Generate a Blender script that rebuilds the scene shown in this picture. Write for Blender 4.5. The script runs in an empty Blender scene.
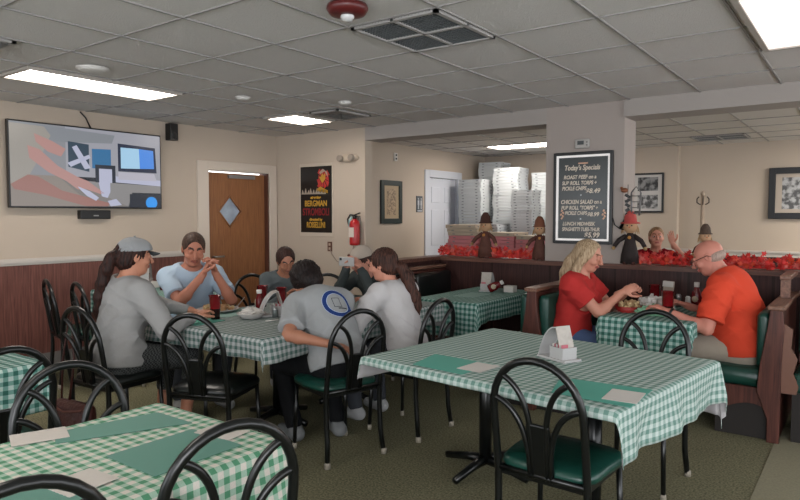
import bpy, bmesh, math, random
import numpy as np
from mathutils import Vector, Matrix
random.seed(7)
PI = math.pi
SC = bpy.context.scene
COL = SC.collection
ZC = 2.452          # ceiling height

# ---------------------------------------------------------------- camera
cam_d = bpy.data.cameras.new('camera'); cam = bpy.data.objects.new('camera', cam_d); COL.objects.link(cam)
cam_d.lens = 643.0/800*36; cam_d.sensor_width = 36; cam_d.sensor_fit = 'HORIZONTAL'; cam_d.clip_start = 0.02
yaw, pitch = math.radians(-36.25), math.radians(-3.06)
fwd = Vector((math.sin(yaw)*math.cos(pitch), math.cos(yaw)*math.cos(pitch), math.sin(pitch)))
cam.matrix_world = Matrix.Translation((0, 0, 1.46)) @ fwd.to_track_quat('-Z', 'Y').to_matrix().to_4x4()
SC.camera = cam

# ---------------------------------------------------------------- world / light / exposure
w = bpy.data.worlds.new('world'); SC.world = w; w.use_nodes = True
w.node_tree.nodes['Background'].inputs[0].default_value = (0.93, 0.96, 1.0, 1)
w.node_tree.nodes['Background'].inputs[1].default_value = 2.2
SC.view_settings.view_transform = 'Standard'; SC.view_settings.look = 'None'
SC.view_settings.gamma = 1; SC.view_settings.use_curve_mapping = False
SC.view_settings.exposure = 0.83
def area(name, loc, sx, sy, power, color, direction):
    l = bpy.data.lights.new(name, 'AREA'); l.shape = 'RECTANGLE'; l.size = sx; l.size_y = sy
    l.energy = power; l.color = color
    o = bpy.data.objects.new(name, l); COL.objects.link(o)
    o.matrix_world = Matrix.Translation(loc) @ Vector(direction).to_track_quat('-Z', 'Y').to_matrix().to_4x4()
    o['kind'] = 'structure'
    return o
area('daylight_fill', (1.6, -2.3, 1.5), 2.6, 1.3, 60, (0.95, 0.97, 1.0), (-.35, 1, -.05))  # added fill lamp behind the camera, standing for daylight from unseen openings

# ---------------------------------------------------------------- materials
MATS = {}
def srgb(c):
    c = c.lstrip('#'); v = [int(c[i:i+2], 16)/255 for i in (0, 2, 4)]
    return tuple((x/12.92 if x <= .04045 else ((x+.055)/1.055)**2.4) for x in v) + (1,)
def mat(name, col='#808080', rough=.6, metal=0, emit=0, spec=.5, noise=0, nscale=20, bump=0, bscale=60, coat=0, trans=0, sheen=0, ior=1.45):
    if name in MATS: return MATS[name]
    m = bpy.data.materials.new(name); m.use_nodes = True; nt = m.node_tree; b = nt.nodes['Principled BSDF']
    c = srgb(col)
    b.inputs['Base Color'].default_value = c; b.inputs['Roughness'].default_value = rough
    b.inputs['Metallic'].default_value = metal; b.inputs['Specular IOR Level'].default_value = spec
    b.inputs['Coat Weight'].default_value = coat; b.inputs['Transmission Weight'].default_value = trans
    b.inputs['Sheen Weight'].default_value = sheen; b.inputs['IOR'].default_value = ior
    tc = nt.nodes.new('ShaderNodeTexCoord')
    if emit:
        b.inputs['Emission Color'].default_value = c; b.inputs['Emission Strength'].default_value = emit
    if noise:
        n = nt.nodes.new('ShaderNodeTexNoise'); n.inputs['Scale'].default_value = nscale; n.inputs['Detail'].default_value = 5
        nt.links.new(tc.outputs['Object'], n.inputs['Vector'])
        mx = nt.nodes.new('ShaderNodeMix'); mx.data_type = 'RGBA'
        mx.inputs[6].default_value = tuple(x*(1-noise) for x in c[:3])+(1,)
        mx.inputs[7].default_value = tuple(min(1, x*(1+noise)) for x in c[:3])+(1,)
        nt.links.new(n.outputs['Fac'], mx.inputs[0]); nt.links.new(mx.outputs[2], b.inputs['Base Color'])
    if bump:
        n = nt.nodes.new('ShaderNodeTexNoise'); n.inputs['Scale'].default_value = bscale; n.inputs['Detail'].default_value = 3
        nt.links.new(tc.outputs['Object'], n.inputs['Vector'])
        bp = nt.nodes.new('ShaderNodeBump'); bp.inputs['Strength'].default_value = bump; bp.inputs['Distance'].default_value = .01
        nt.links.new(n.outputs['Fac'], bp.inputs['Height']); nt.links.new(bp.outputs[0], b.inputs['Normal'])
    MATS[name] = m; return m

def wood(name, c1, c2, rough=.45, axis='z', scale=1.0, grooves=0, gaxis=0, spec=.4):
    """streaky grain running along one axis; optional vertical plank grooves"""
    if name in MATS: return MATS[name]
    m = mat(name, c1, rough, spec=spec); nt = m.node_tree; b = nt.nodes['Principled BSDF']
    tc = [n for n in nt.nodes if n.bl_idname == 'ShaderNodeTexCoord'][0]
    mp = nt.nodes.new('ShaderNodeMapping')
    s = [30*scale]*3; s['xyz'.index(axis)] = 1.6*scale; mp.inputs['Scale'].default_value = s
    nt.links.new(tc.outputs['Object'], mp.inputs['Vector'])
    n = nt.nodes.new('ShaderNodeTexNoise'); n.inputs['Scale'].default_value = 2.2; n.inputs['Detail'].default_value = 6
    n.inputs['Distortion'].default_value = .6
    nt.links.new(mp.outputs[0], n.inputs['Vector'])
    r = nt.nodes.new('ShaderNodeValToRGB'); r.color_ramp.elements[0].position = .32; r.color_ramp.elements[1].position = .68
    r.color_ramp.elements[0].color = srgb(c1); r.color_ramp.elements[1].color = srgb(c2)
    nt.links.new(n.outputs['Fac'], r.inputs[0]); out = r.outputs[0]
    if grooves:
        sp = nt.nodes.new('ShaderNodeSeparateXYZ'); nt.links.new(tc.outputs['Object'], sp.inputs[0])
        d = nt.nodes.new('ShaderNodeMath'); d.operation = 'DIVIDE'; d.inputs[1].default_value = grooves
        nt.links.new(sp.outputs[gaxis], d.inputs[0])
        f = nt.nodes.new('ShaderNodeMath'); f.operation = 'FRACT'; nt.links.new(d.outputs[0], f.inputs[0])
        l = nt.nodes.new('ShaderNodeMath'); l.operation = 'LESS_THAN'; l.inputs[1].default_value = .035
        nt.links.new(f.outputs[0], l.inputs[0])
        mx = nt.nodes.new('ShaderNodeMix'); mx.data_type = 'RGBA'; mx.inputs[7].default_value = srgb('#241412')
        nt.links.new(l.outputs[0], mx.inputs[0]); nt.links.new(out, mx.inputs[6]); out = mx.outputs[2]
    nt.links.new(out, b.inputs['Base Color']); return m

def gingham(name, white, mid, dark, period=.05, rough=.8):
    if name in MATS: return MATS[name]
    m = mat(name, mid, rough, spec=.25); nt = m.node_tree; b = nt.nodes['Principled BSDF']
    uv = nt.nodes.new('ShaderNodeUVMap'); sp = nt.nodes.new('ShaderNodeSeparateXYZ'); nt.links.new(uv.outputs[0], sp.inputs[0])
    outs = []
    for k in (0, 1):
        a = nt.nodes.new('ShaderNodeMath'); a.operation = 'DIVIDE'; a.inputs[1].default_value = period
        nt.links.new(sp.outputs[k], a.inputs[0])
        f = nt.nodes.new('ShaderNodeMath'); f.operation = 'FRACT'; nt.links.new(a.outputs[0], f.inputs[0])
        g = nt.nodes.new('ShaderNodeMath'); g.operation = 'GREATER_THAN'; g.inputs[1].default_value = .5
        nt.links.new(f.outputs[0], g.inputs[0]); outs.append(g)
    ad = nt.nodes.new('ShaderNodeMath'); ad.operation = 'ADD'
    nt.links.new(outs[0].outputs[0], ad.inputs[0]); nt.links.new(outs[1].outputs[0], ad.inputs[1])
    hv = nt.nodes.new('ShaderNodeMath'); hv.operation = 'MULTIPLY'; hv.inputs[1].default_value = .5
    nt.links.new(ad.outputs[0], hv.inputs[0])
    r = nt.nodes.new('ShaderNodeValToRGB'); r.color_ramp.interpolation = 'CONSTANT'
    e = r.color_ramp.elements; e[0].position = 0; e[0].color = srgb(white); e[1].position = .25; e[1].color = srgb(mid)
    e2 = e.new(.75); e2.color = srgb(dark)
    nt.links.new(hv.outputs[0], r.inputs[0])
    tc = [n for n in nt.nodes if n.bl_idname == 'ShaderNodeTexCoord'][0]
    nz = nt.nodes.new('ShaderNodeTexNoise'); nz.inputs['Scale'].default_value = 260; nt.links.new(tc.outputs['Object'], nz.inputs['Vector'])
    mr = nt.nodes.new('ShaderNodeMapRange'); mr.inputs[3].default_value = .85; mr.inputs[4].default_value = 1.12
    nt.links.new(nz.outputs['Fac'], mr.inputs[0])
    vm = nt.nodes.new('ShaderNodeVectorMath'); vm.operation = 'SCALE'
    nt.links.new(r.outputs[0], vm.inputs[0]); nt.links.new(mr.outputs[0], vm.inputs['Scale'])
    nt.links.new(vm.outputs[0], b.inputs['Base Color']); return m

# ---------------------------------------------------------------- mesh helpers
class MB:
    """collects vertices/faces, then links them as ONE mesh object"""
    def __init__(s): s.v = []; s.f = []; s.mi = []; s.uv = {}; s.sm = []; s.cur = 0
    def add(s, vs, fs, smooth=False):
        o = len(s.v); s.v += [tuple(p) for p in vs]
        for f in fs: s.f.append(tuple(i+o for i in f)); s.mi.append(s.cur); s.sm.append(smooth)
        return s
    def box(s, c, d, rz=0, M=None):
        x, y, z = d[0]/2, d[1]/2, d[2]/2
        vs = [Vector(p) for p in ((-x,-y,-z),(x,-y,-z),(x,y,-z),(-x,y,-z),(-x,-y,z),(x,-y,z),(x,y,z),(-x,y,z))]
        R = M if M is not None else Matrix.Rotation(rz, 3, 'Z')
        vs = [R @ p + Vector(c) for p in vs]
        return s.add(vs, [(0,3,2,1),(4,5,6,7),(0,1,5,4),(1,2,6,5),(2,3,7,6),(3,0,4,7)])
    def b2(s, a, b):
        return s.box([(a[i]+b[i])/2 for i in range(3)], [abs(b[i]-a[i]) for i in range(3)])
    def tube(s, pts, r, n=10, close=False, flat=None):
        pts = [Vector(p) for p in pts]; N = len(pts); rs = r if isinstance(r, (list, tuple)) else [r]*N
        prev = None; vs = []
        for i, p in enumerate(pts):
            if close: t = pts[(i+1) % N]-pts[i-1]
            else: t = pts[min(i+1, N-1)]-pts[max(i-1, 0)]
            t.normalize()
            if prev is None:
                a = Vector((0, 0, 1)) if abs(t.z) < .9 else Vector((1, 0, 0)); u = t.cross(a).normalized()
            else:
                u = prev-t*prev.dot(t)
                u = u.normalized() if u.length > 1e-6 else t.orthogonal().normalized()
            prev = u; w_ = t.cross(u)
            for k in range(n):
                q = 2*PI*k/n; vs.append(p+u*math.cos(q)*rs[i]+w_*math.sin(q)*rs[i])
        fs = []
        for i in range(N if close else N-1):
            j = (i+1) % N
            for k in range(n): fs.append((i*n+k, i*n+(k+1) % n, j*n+(k+1) % n, j*n+k))
        if not close: fs += [tuple(range(n))[::-1], tuple((N-1)*n+k for k in range(n))]
        return s.add(vs, fs, True)
    def lathe(s, prof, c=(0, 0, 0), n=24, M=None, cap=True):
        vs = []; fs = []
        for (r, z) in prof:
            for k in range(n):
                q = 2*PI*k/n; p = Vector((r*math.cos(q), r*math.sin(q), z))
                if M is not None: p = M @ p
                vs.append(p+Vector(c))
        for i in range(len(prof)-1):
            for k in range(n): fs.append((i*n+k, i*n+(k+1) % n, (i+1)*n+(k+1) % n, (i+1)*n+k))
        if cap: fs += [tuple(range(n))[::-1], tuple((len(prof)-1)*n+k for k in range(n))]
        return s.add(vs, fs, True)
    def prism(s, poly, axis, a, b):
        """poly in the plane normal to axis, extruded a..b; axis 0:x (poly=y,z) 1:y (poly=x,z) 2:z (poly=x,y)"""
        def mk(p, t): return ((t, p[0], p[1]), (p[0], t, p[1]), (p[0], p[1], t))[axis]
        n = len(poly); vs = [mk(p, a) for p in poly]+[mk(p, b) for p in poly]
        fs = [tuple(range(n)), tuple(range(2*n-1, n-1, -1))]+[(i, i+n, (i+1) % n+n, (i+1) % n) for i in range(n)]
        return s.add(vs, fs)
    def ball(s, c, r, n=12, m=8, sc=(1, 1, 1)):
        vs = []; fs = []
        for i in range(m+1):
            t = PI*i/m
            for k in range(n):
                q = 2*PI*k/n; vs.append((c[0]+r*sc[0]*math.sin(t)*math.cos(q), c[1]+r*sc[1]*math.sin(t)*math.sin(q), c[2]+r*sc[2]*math.cos(t)))
        for i in range(m):
            for k in range(n): fs.append((i*n+k, (i+1)*n+k, (i+1)*n+(k+1) % n, i*n+(k+1) % n))
        return s.add(vs, fs, True)
    def build(s, name, m, parent=None, bevel=0, loc=None, rz=0, fix=True):
        me = bpy.data.meshes.new(name); me.from_pydata(s.v, [], s.f)
        for mm in (m if isinstance(m, (list, tuple)) else [m]): me.materials.append(mm)
        me.polygons.foreach_set('material_index', s.mi); me.polygons.foreach_set('use_smooth', s.sm)
        if fix:
            bm = bmesh.new(); bm.from_mesh(me); bmesh.ops.remove_doubles(bm, verts=bm.verts, dist=1e-6)
            bmesh.ops.recalc_face_normals(bm, faces=bm.faces); bm.to_mesh(me); bm.free()
        me.update()
        o = bpy.data.objects.new(name, me); COL.objects.link(o)
        if parent is not None: o.parent = parent
        if loc is not None: o.location = loc
        if rz: o.rotation_euler = (0, 0, rz)
        if bevel:
            md = o.modifiers.new('bevel', 'BEVEL'); md.width = bevel; md.segments = 2; md.limit_method = 'ANGLE'
        return o
def tag(o, label=None, cat=None, group=None, kind=None):
    if label: o['label'] = label
    if cat: o['category'] = cat
    if group: o['group'] = group
    if kind: o['kind'] = kind
    return o
def thing(name, label, cat, loc=(0, 0, 0), rz=0, group=None):
    o = bpy.data.objects.new(name, None); COL.objects.link(o); o.location = loc; o.rotation_euler = (0, 0, rz)
    o.empty_display_size = .05
    return tag(o, label, cat, group)
def copy_tree(o, parent=None):
    c = o.copy(); COL.objects.link(c); c.parent = parent
    for ch in list(o.children): copy_tree(ch, c)
    return c
def struct(o): o['kind'] = 'structure'; return o
def text(name, body, size, m, loc, rot, parent=None, ext=.0005, align='LEFT', sx=1, shear=0, off=0):
    cu = bpy.data.curves.new(name, 'FONT'); cu.body = body; cu.size = size; cu.extrude = ext; cu.align_x = align
    cu.shear = shear; cu.offset = off
    t = bpy.data.objects.new(name+'_tmp', cu); COL.objects.link(t)
    dg = bpy.context.evaluated_depsgraph_get(); me = bpy.data.meshes.new_from_object(t.evaluated_get(dg))
    bpy.data.objects.remove(t); me.name = name; me.materials.clear(); me.materials.append(m)
    o = bpy.data.objects.new(name, me); COL.objects.link(o); o.location = loc; o.rotation_euler = rot; o.scale = (sx, 1, 1)
    if parent is not None: o.parent = parent
    return o

# ---------------------------------------------------------------- room shell
XL, YB, XF, YF = -6.15, 5.72, -5.42, 9.98
X1, Y0 = 3.2, -2.6
wallm = mat('wall_paint', '#b4a697', .85, noise=.03, nscale=3)
trimw = mat('trim_paint', '#b9b2ab', .5)
wains = wood('wainscot_wood', '#573530', '#774f46', .45, 'z', 1.0, spec=.3)
dwood = wood('booth_wood', '#2b1a19', '#432a27', .4, 'z', 1.0, .61, 0, spec=.3)
dwoody = wood('booth_wood_side', '#2b1a19', '#432a27', .4, 'z', 1.0, spec=.3)
capw = wood('cap_wood', '#4a3029', '#6e4a3d', .4, 'x', 1.0)
# carpet
cm = mat('carpet', '#4d4a38', .95, spec=.1, bump=.6, bscale=300)
nt = cm.node_tree; b = nt.nodes['Principled BSDF']
tc = [n for n in nt.nodes if n.bl_idname == 'ShaderNodeTexCoord'][0]
n1 = nt.nodes.new('ShaderNodeTexNoise'); n1.inputs['Scale'].default_value = 90; n1.inputs['Detail'].default_value = 4
n2 = nt.nodes.new('ShaderNodeTexNoise'); n2.inputs['Scale'].default_value = 1.7
nt.links.new(tc.outputs['Object'], n1.inputs['Vector']); nt.links.new(tc.outputs['Object'], n2.inputs['Vector'])
r1 = nt.nodes.new('ShaderNodeValToRGB'); r1.color_ramp.elements[0].position = .35; r1.color_ramp.elements[1].position = .68
r1.color_ramp.elements[0].color = srgb('#585642'); r1.color_ramp.elements[1].color = srgb('#8a866c')
nt.links.new(n1.outputs['Fac'], r1.inputs[0])
mr = nt.nodes.new('ShaderNodeMapRange'); mr.inputs[3].default_value = .85; mr.inputs[4].default_value = 1.15; nt.links.new(n2.outputs['Fac'], mr.inputs[0])
vm = nt.nodes.new('ShaderNodeVectorMath'); vm.operation = 'SCALE'; nt.links.new(r1.outputs[0], vm.inputs[0]); nt.links.new(mr.outputs[0], vm.inputs['Scale'])
nt.links.new(vm.outputs[0], b.inputs['Base Color'])
struct(MB().b2((XL-.2, Y0, -.1), (X1+.1, YF+.2, 0)).build('floor', cm))
# paler carpet rectangle laid over the floor beyond the booths
pale_floor = mat('pale_carpet', '#8a8570', .95, spec=.1, noise=.25, nscale=90, bump=.5, bscale=300)
struct(MB().b2((-.46, 3.2, 0), (2.4, 5.1, .003)).build('trim_4', pale_floor))

# ceiling tiles: lay-in grid as real geometry
tile = mat('ceiling_tile', '#ccc8c5', .95, spec=.1, noise=.10, nscale=160, bump=.7, bscale=150)
grid = mat('ceiling_grid', '#8f8c8a', .6)
GX0, GY0, TX, TY = -6.4053*.62, 3.26*.62, .9096*.62, .62
GX0 = -4.099/.64*.62
struct(MB().b2((XL-.2, Y0, ZC+.012), (X1+.1, YF+.2, ZC+.06)).build('ceiling', tile))
g = MB()
for i in range(-5, 14):
    x = GX0+i*TX
    if XL < x < X1: g.b2((x-.006, Y0, ZC+.004), (x+.006, YF, ZC+.013))
for j in range(-8, 14):
    y = GY0+j*TY
    if Y0 < y < YF: g.b2((XL, y-.005, ZC+.005), (X1, y+.005, ZC+.013))
struct(g.build('trim_1', grid))
def gx(a): return GX0+a*TX
def gy(b_): return GY0+b_*TY

# walls
DY0, DY1, DZ = 4.66, 5.585, 1.985     # opening of the oak door in the left wall
wl = MB(); wl.b2((XL-.15, Y0, 0), (XL, DY0, ZC+.02)); wl.b2((XL-.15, DY1, 0), (XL, YB+.15, ZC+.02)); wl.b2((XL-.15, DY0, DZ), (XL, DY1, ZC+.02))
struct(wl.build('wall_left', wallm))
struct(MB().b2((XL, YB, 0), (-4.69, YB+.13, ZC+.02)).build('wall_back', wallm))
FD0, FD1 = 8.13, 8.95
wf = MB(); wf.b2((XF-.12, YB+.13, 0), (XF, FD0, ZC+.02)); wf.b2((XF-.12, FD1, 0), (XF, YF+.1, ZC+.02)); wf.b2((XF-.12, FD0, 2.04), (XF, FD1, ZC+.02))
struct(wf.build('wall_far_left', wallm))
struct(MB().b2((XF, YF, 0), (X1, YF+.12, ZC+.02)).build('wall_far', wallm))
struct(MB().b2((XF, YF-.13, 0), (-2.27, YF, ZC+.02)).build('wall_far_side', wallm))
wr = MB(); wr.b2((X1, Y0, 0), (X1+.12, YF+.1, .35)); wr.b2((X1, Y0, 2.38), (X1+.12, YF+.1, ZC+.02))  # unseen right wall, left mostly open so daylight brightens the ceiling
for yy in (Y0, .6, 3.6, 6.0, 9.9): wr.b2((X1, yy-.08, .35), (X1+.12, yy+.08, 2.38))
struct(wr.build('wall_right', wallm))
# unseen wall behind the camera, its wide openings made to let in more daylight
wb = MB(); wb.b2((XL-.15, Y0-.12, 0), (X1+.12, Y0, .35)); wb.b2((XL-.15, Y0-.12, 2.38), (X1+.12, Y0, ZC+.02))
for xx in (-6.2, -3.1, 0, 3.1): wb.b2((xx-.06, Y0-.12, .35), (xx+.06, Y0, 2.38))
struct(wb.build('wall_front', wallm))
# column and beams
colm = mat('column_paint', '#9c928c', .85)
struct(MB().b2((-2.49, YB, 0), (-1.765, YB+.33, ZC+.02)).build('wall_column', colm))
beam = mat('beam_paint', '#9a938e', .8)
struct(MB().b2((-4.69, YB, ZC-.135), (-2.49, YB+.3, ZC+.02)).build('trim_2', beam))
struct(MB().b2((-1.765, YB-.035, ZC-.135), (X1, YB+.3, ZC+.02)).build('trim_3', beam))
# wainscot + chair rail, left wall; dark far wall wainscot
struct(MB().b2((XL, Y0, .19), (XL+.012, DY0-.13, 1.015)).build('trim_5', wains))
rl = MB(); rl.b2((XL, Y0, 1.015), (XL+.022, DY0-.15, 1.035)); rl.b2((XL, Y0, 1.035), (XL+.035, DY0-.15, 1.06)); rl.b2((XL, Y0, 1.06), (XL+.02, DY0-.15, 1.073))
struct(rl.build('trim_6', trimw))
basem = mat('base_rubber', '#6f6c69', .6)
struct(MB().b2((XL, Y0, 0), (XL+.012, DY0-.15, .19)).build('baseboard_left', basem))
struct(MB().b2((XF, 6.0, 0), (XF+.012, FD0-.13, .12)).build('baseboard_far_left', basem))
struct(MB().b2((XL, YB-.012, 0), (-4.69, YB, .12)).build('baseboard_back', basem))
struct(MB().b2((-2.27, YF-.02, 0), (X1, YF, .90)).build('trim_7', dwood))
r2 = MB(); r2.b2((-2.27, YF-.025, .90), (X1, YF, .955)); r2.b2((-2.27, YF-.04, .955), (X1, YF, .98)); struct(r2.build('trim_8', trimw))
r2 = MB(); r2.b2((-3.2, YF-.165, .93), (-2.27, YF-.13, .99)); struct(r2.build('trim_9', trimw))

# half wall with ledge (booth backs)
LZ = 1.035
hw = MB(); hw.b2((-3.67, YB-.02, 0), (2.6, YB-.001, LZ-.04)).b2((-3.67, YB+.0, 0), (-2.49, YB+.12, LZ-.04)).b2((-1.765, YB, 0), (2.6, YB+.12, LZ-.04))
struct(hw.build('wall_half', dwood))
struct(MB().b2((-3.79, 5.0, 0), (-3.67, YB+.12, LZ-.035)).build('wall_half_return', dwoody))
lc = MB(); lc.b2((-3.67, YB-.05, LZ-.04), (2.6, YB-.001, LZ)); lc.b2((-3.67, YB, LZ-.04), (-2.49, YB+.16, LZ)); lc.b2((-1.765, YB, LZ-.04), (2.6, YB+.16, LZ))
struct(lc.build('trim_10', capw))
struct(MB().b2((-3.82, 4.98, LZ-.035), (-3.64, YB+.15, LZ)).build('trim_11', capw))

# oak door in the left wall
oak = wood('oak', '#7a4f33', '#92633f', .45, 'z', 1.2)
dr = MB()
dm = .165
cy0, cz0 = 5.01, 1.51
# slab with a diamond opening built from 4 wedges
y0, y1, z0, z1 = DY0+.03, DY1-.03, 0.01, DZ-.02
P4 = [(cy0, cz0-dm-.02), (cy0+dm, cz0), (cy0, cz0+dm+.02), (cy0-dm, cz0)]
OUT = [[(y0, z0), (y1, z0), (y1, cz0), P4[1], P4[0], P4[3], (y0, cz0)], [(y0, cz0), P4[3], P4[2], P4[1], (y1, cz0), (y1, z1), (y0, z1)]]
for poly in OUT: dr.prism(poly, 0, XL-.09, XL-.05)
door = struct(dr.build('door_1', oak))
fr = MB()
for a, b_ in zip(P4, P4[1:]+P4[:1]): fr.tube([(XL-.047, a[0], a[1]), (XL-.047, b_[0], b_[1])], .011, 6)
fr.build('window_trim', oak, door)
glass_d = mat('door_glass', '#9aa6b4', .06, spec=.8, noise=.45, nscale=9)
MB().prism(P4, 0, XL-.075, XL-.065).build('pane', glass_d, door)
MB().b2((XL-.05, DY1-.2, z1-.06), (XL-.02, DY1-.6, z1-.02)).build('door_closer', mat('steel', '#9a9a9a', .35, .8), door)
hd = MB(); hd.tube([(XL-.05, DY0+.1, .98), (XL-.0, DY0+.1, .98), (XL-.0, DY0+.22, .98)], .011, 8); hd.build('door_handle', MATS['steel'], door)
fm = MB()
fm.b2((XL-.15, DY0-.15, 0), (XL+.025, DY0, DZ+.1)); fm.b2((XL-.15, DY1, 0), (XL+.025, YB-.02, DZ+.1)); fm.b2((XL-.15, DY0, DZ), (XL+.025, DY1, DZ+.1))
struct(fm.build('trim_12', mat('frame_paint', '#c4b8ab', .5), bevel=.004))
jm = MB(); jm.b2((XL-.14, DY1-.028, 0), (XL-.002, DY1, DZ-.0)); struct(jm.build('trim_13', wood('jamb', '#45281f', '#5a3629', .4)))

# white six panel door, far left wall
wd = mat('white_door_paint', '#c3c6ce', .4)
door2 = struct(MB().b2((XF-.07, FD0+.01, .01), (XF-.03, FD1-.01, 2.03)).build('door_2', wd))
pn = MB()
w2 = FD1-FD0
for k in range(2):
    a = FD0+.11+k*(w2/2-.03); c = a+w2/2-.19
    for (za, zb) in ((.22, .85), (1.0, 1.55), (1.66, 1.9)):
        pn.b2((XF-.032, a, za), (XF-.022, c, zb)); 
pn.build('door_panel', wd, door2, bevel=.008)
MB().ball((XF-.0, FD1-.08, 1.0), .03).build('door_knob', MATS['steel'], door2)
fm = MB(); fm.b2((XF-.12, FD0-.12, 0), (XF+.02, FD0, 2.15)); fm.b2((XF-.12, FD1, 0), (XF+.02, FD1+.12, 2.15)); fm.b2((XF-.12, FD0, 2.04), (XF+.02, FD1, 2.15))
struct(fm.build('trim_14', wd, bevel=.004))
# ---------------------------------------------------------------- ceiling fittings
whitep = mat('white_plastic', '#c9c6c2', .5)
def panel_light(x0, x1, y0, y1, strength, label, col='#fff6ec', power=None):
    t = thing('ceiling_light', label, 'ceiling light', ((x0+x1)/2, (y0+y1)/2, ZC))
    hx, hy = (x1-x0)/2, (y1-y0)/2
    f = MB(); fw = .03
    for s in (-1, 1):
        f.box((s*(hx-fw/2), 0, 0), (fw, 2*hy, .02)); f.box((0, s*(hy-fw/2), 0), (2*hx-2*fw, fw, .02))
    f.build('frame', mat('light_frame', '#a9a29b', .5), t)
    MB().box((0, 0, .002), (2*(hx-fw), 2*(hy-fw), .008)).build('diffuser', mat('diffuser_%d' % int(strength*10), col, .5, emit=strength), t)
    return t
panel_light(gx(-2)+.05, gx(-1)-.05, gy(0)+.02, gy(2)-.02, 9, 'long bright fluorescent ceiling light above the wall television')
panel_light(gx(-2)+.05, gx(-1)-.05, gy(4)+.02, gy(5)-.02, 10, 'small square ceiling light glowing near the oak door')
panel_light(-4.53, -3.5, 8.2, 8.7, 15, 'ceiling light over the tall pizza box stacks in the far room')
panel_light(gx(6)+.03, gx(7)+.12, gy(2)+.04, gy(4)-.03, .52, 'large dimmer ceiling light at the top right corner', '#f4ebe6')
panel_light(gx(2), gx(3), gy(-4), gy(-2), 6, 'ceiling light behind the near tables')
panel_light(gx(8), gx(9), gy(10), gy(12), 40, 'added ceiling light out of view at the right of the far room')  # extra panel put out of view to brighten the far room

dark = mat('vent_dark', '#23272a', .6)
def vent(x0, x1, y0, y1, label, style='egg', rz=0):
    t = thing('ceiling_vent', label, 'air vent', ((x0+x1)/2, (y0+y1)/2, ZC))
    hx, hy = (x1-x0)/2, (y1-y0)/2
    MB().box((0, 0, .008), (2*hx, 2*hy, .004)).build('backing', dark, t)
    f = MB()
    for s in (-1, 1):
        f.box((s*(hx-.012), 0, 0), (.024, 2*hy, .016)); f.box((0, s*(hy-.012), 0), (2*hx, .024, .016))
    if style == 'egg':
        f.box((0, 0, 0), (.02, 2*hy, .014)); f.box((0, 0, 0), (2*hx, .02, .014))
    f.build('frame', mat('vent_frame', '#9b9896', .5), t)
    g_ = MB()
    if style == 'egg':
        n = 26
        for i in range(1, n):
            x = -hx+2*hx*i/n; g_.box((x, 0, .003), (.0035, 2*hy, .006)); y = -hy+2*hy*i/n; g_.box((0, y, .003), (2*hx, .0035, .006))
    else:
        for k in range(1, 5):
            q = k/5
            for s in (-1, 1):
                g_.box((s*hx*q, 0, -.004*k+.01), (.035, 2*hy*q, .006)); g_.box((0, s*hy*q, -.004*k+.01), (2*hx*q, .035, .006))
    g_.build('grille', mat('grille_paint', '#5b5f61' if style == 'egg' else '#8f8a86', .5), t)
    return t
# large return: 2x2 egg-crate
vent(gx(3)+.01, gx(4)-.01, gy(1)+.01, gy(2)-.01, 'large dark egg-crate ceiling vent in the middle of the ceiling')
vent(gx(-1)+.1, gx(0)-.1, gy(4)+.06, gy(5)-.06, 'stepped square ceiling diffuser beside the small square light', 'step')
vent(gx(-1)+.02, gx(0)-.02, gy(-1)+.02, gy(0)-.3, 'stepped ceiling diffuser at the left edge above the television', 'step')
vent(-1.9, -1.28, 8.8, 9.3, 'dark ceiling vent in the far room above the coat rack')
def disc(x, y, r, label, red=False):
    if not red:
        t = thing('ceiling_speaker', label, 'ceiling speaker', (x, y, ZC))
        MB().lathe([(r, .004), (r*.98, -.012), (r*.8, -.02), (r*.2, -.026), (.001, -.026)]).build('cover', whitep, t)
        MB().lathe([(r*1.15, .003), (r*1.15, -.006), (r*.9, -.01)]).build('rim', whitep, t)
        return
    t = thing('fire_alarm', label, 'fire alarm', (x, y, ZC))
    MB().lathe([(.095, .004), (.1, -.015), (.085, -.038), (.05, -.045), (.001, -.045)]).build('housing', mat('alarm_red', '#561c1c', .35), t)
    MB().lathe([(.033, -.04), (.033, -.055), (.02, -.07), (.001, -.072)]).build('strobe', mat('strobe', '#c9c9c9', .15, spec=.8), t)
disc(-4.272, 2.32, .09, 'round flush ceiling speaker above the bright long light')
disc(-4.288, 3.62, .055, 'small white dome sensor between the two left ceiling lights')
disc(-3.75, 4.3, .05, 'small white ceiling dome near the stepped diffuser')
disc(-2.04, 2.36, .1, 'dark red round fire alarm with clear strobe at the ceiling top', True)

# ---------------------------------------------------------------- wall fittings
black = mat('black_plastic', '#0d0e10', .35)
def on_left(u, v, d): return (XL+d, u, v)
# television: local x = along wall (+y world), origin at wall, built directly in world axes
tvt = thing('television', 'large black wall television showing hands packing orders beside a laptop', 'television', (XL, 3.26, 1.915))
TW, TH = .745, .385
s = MB(); s.box((.07, 0, 0), (.045, 2*TW, 2*TH)); s.build('body', black, tvt, bevel=.004)
MB().box((.022, 0, 0), (.04, .4, .3)).build('wall_mount', mat('mount', '#222222', .5), tvt)
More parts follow.
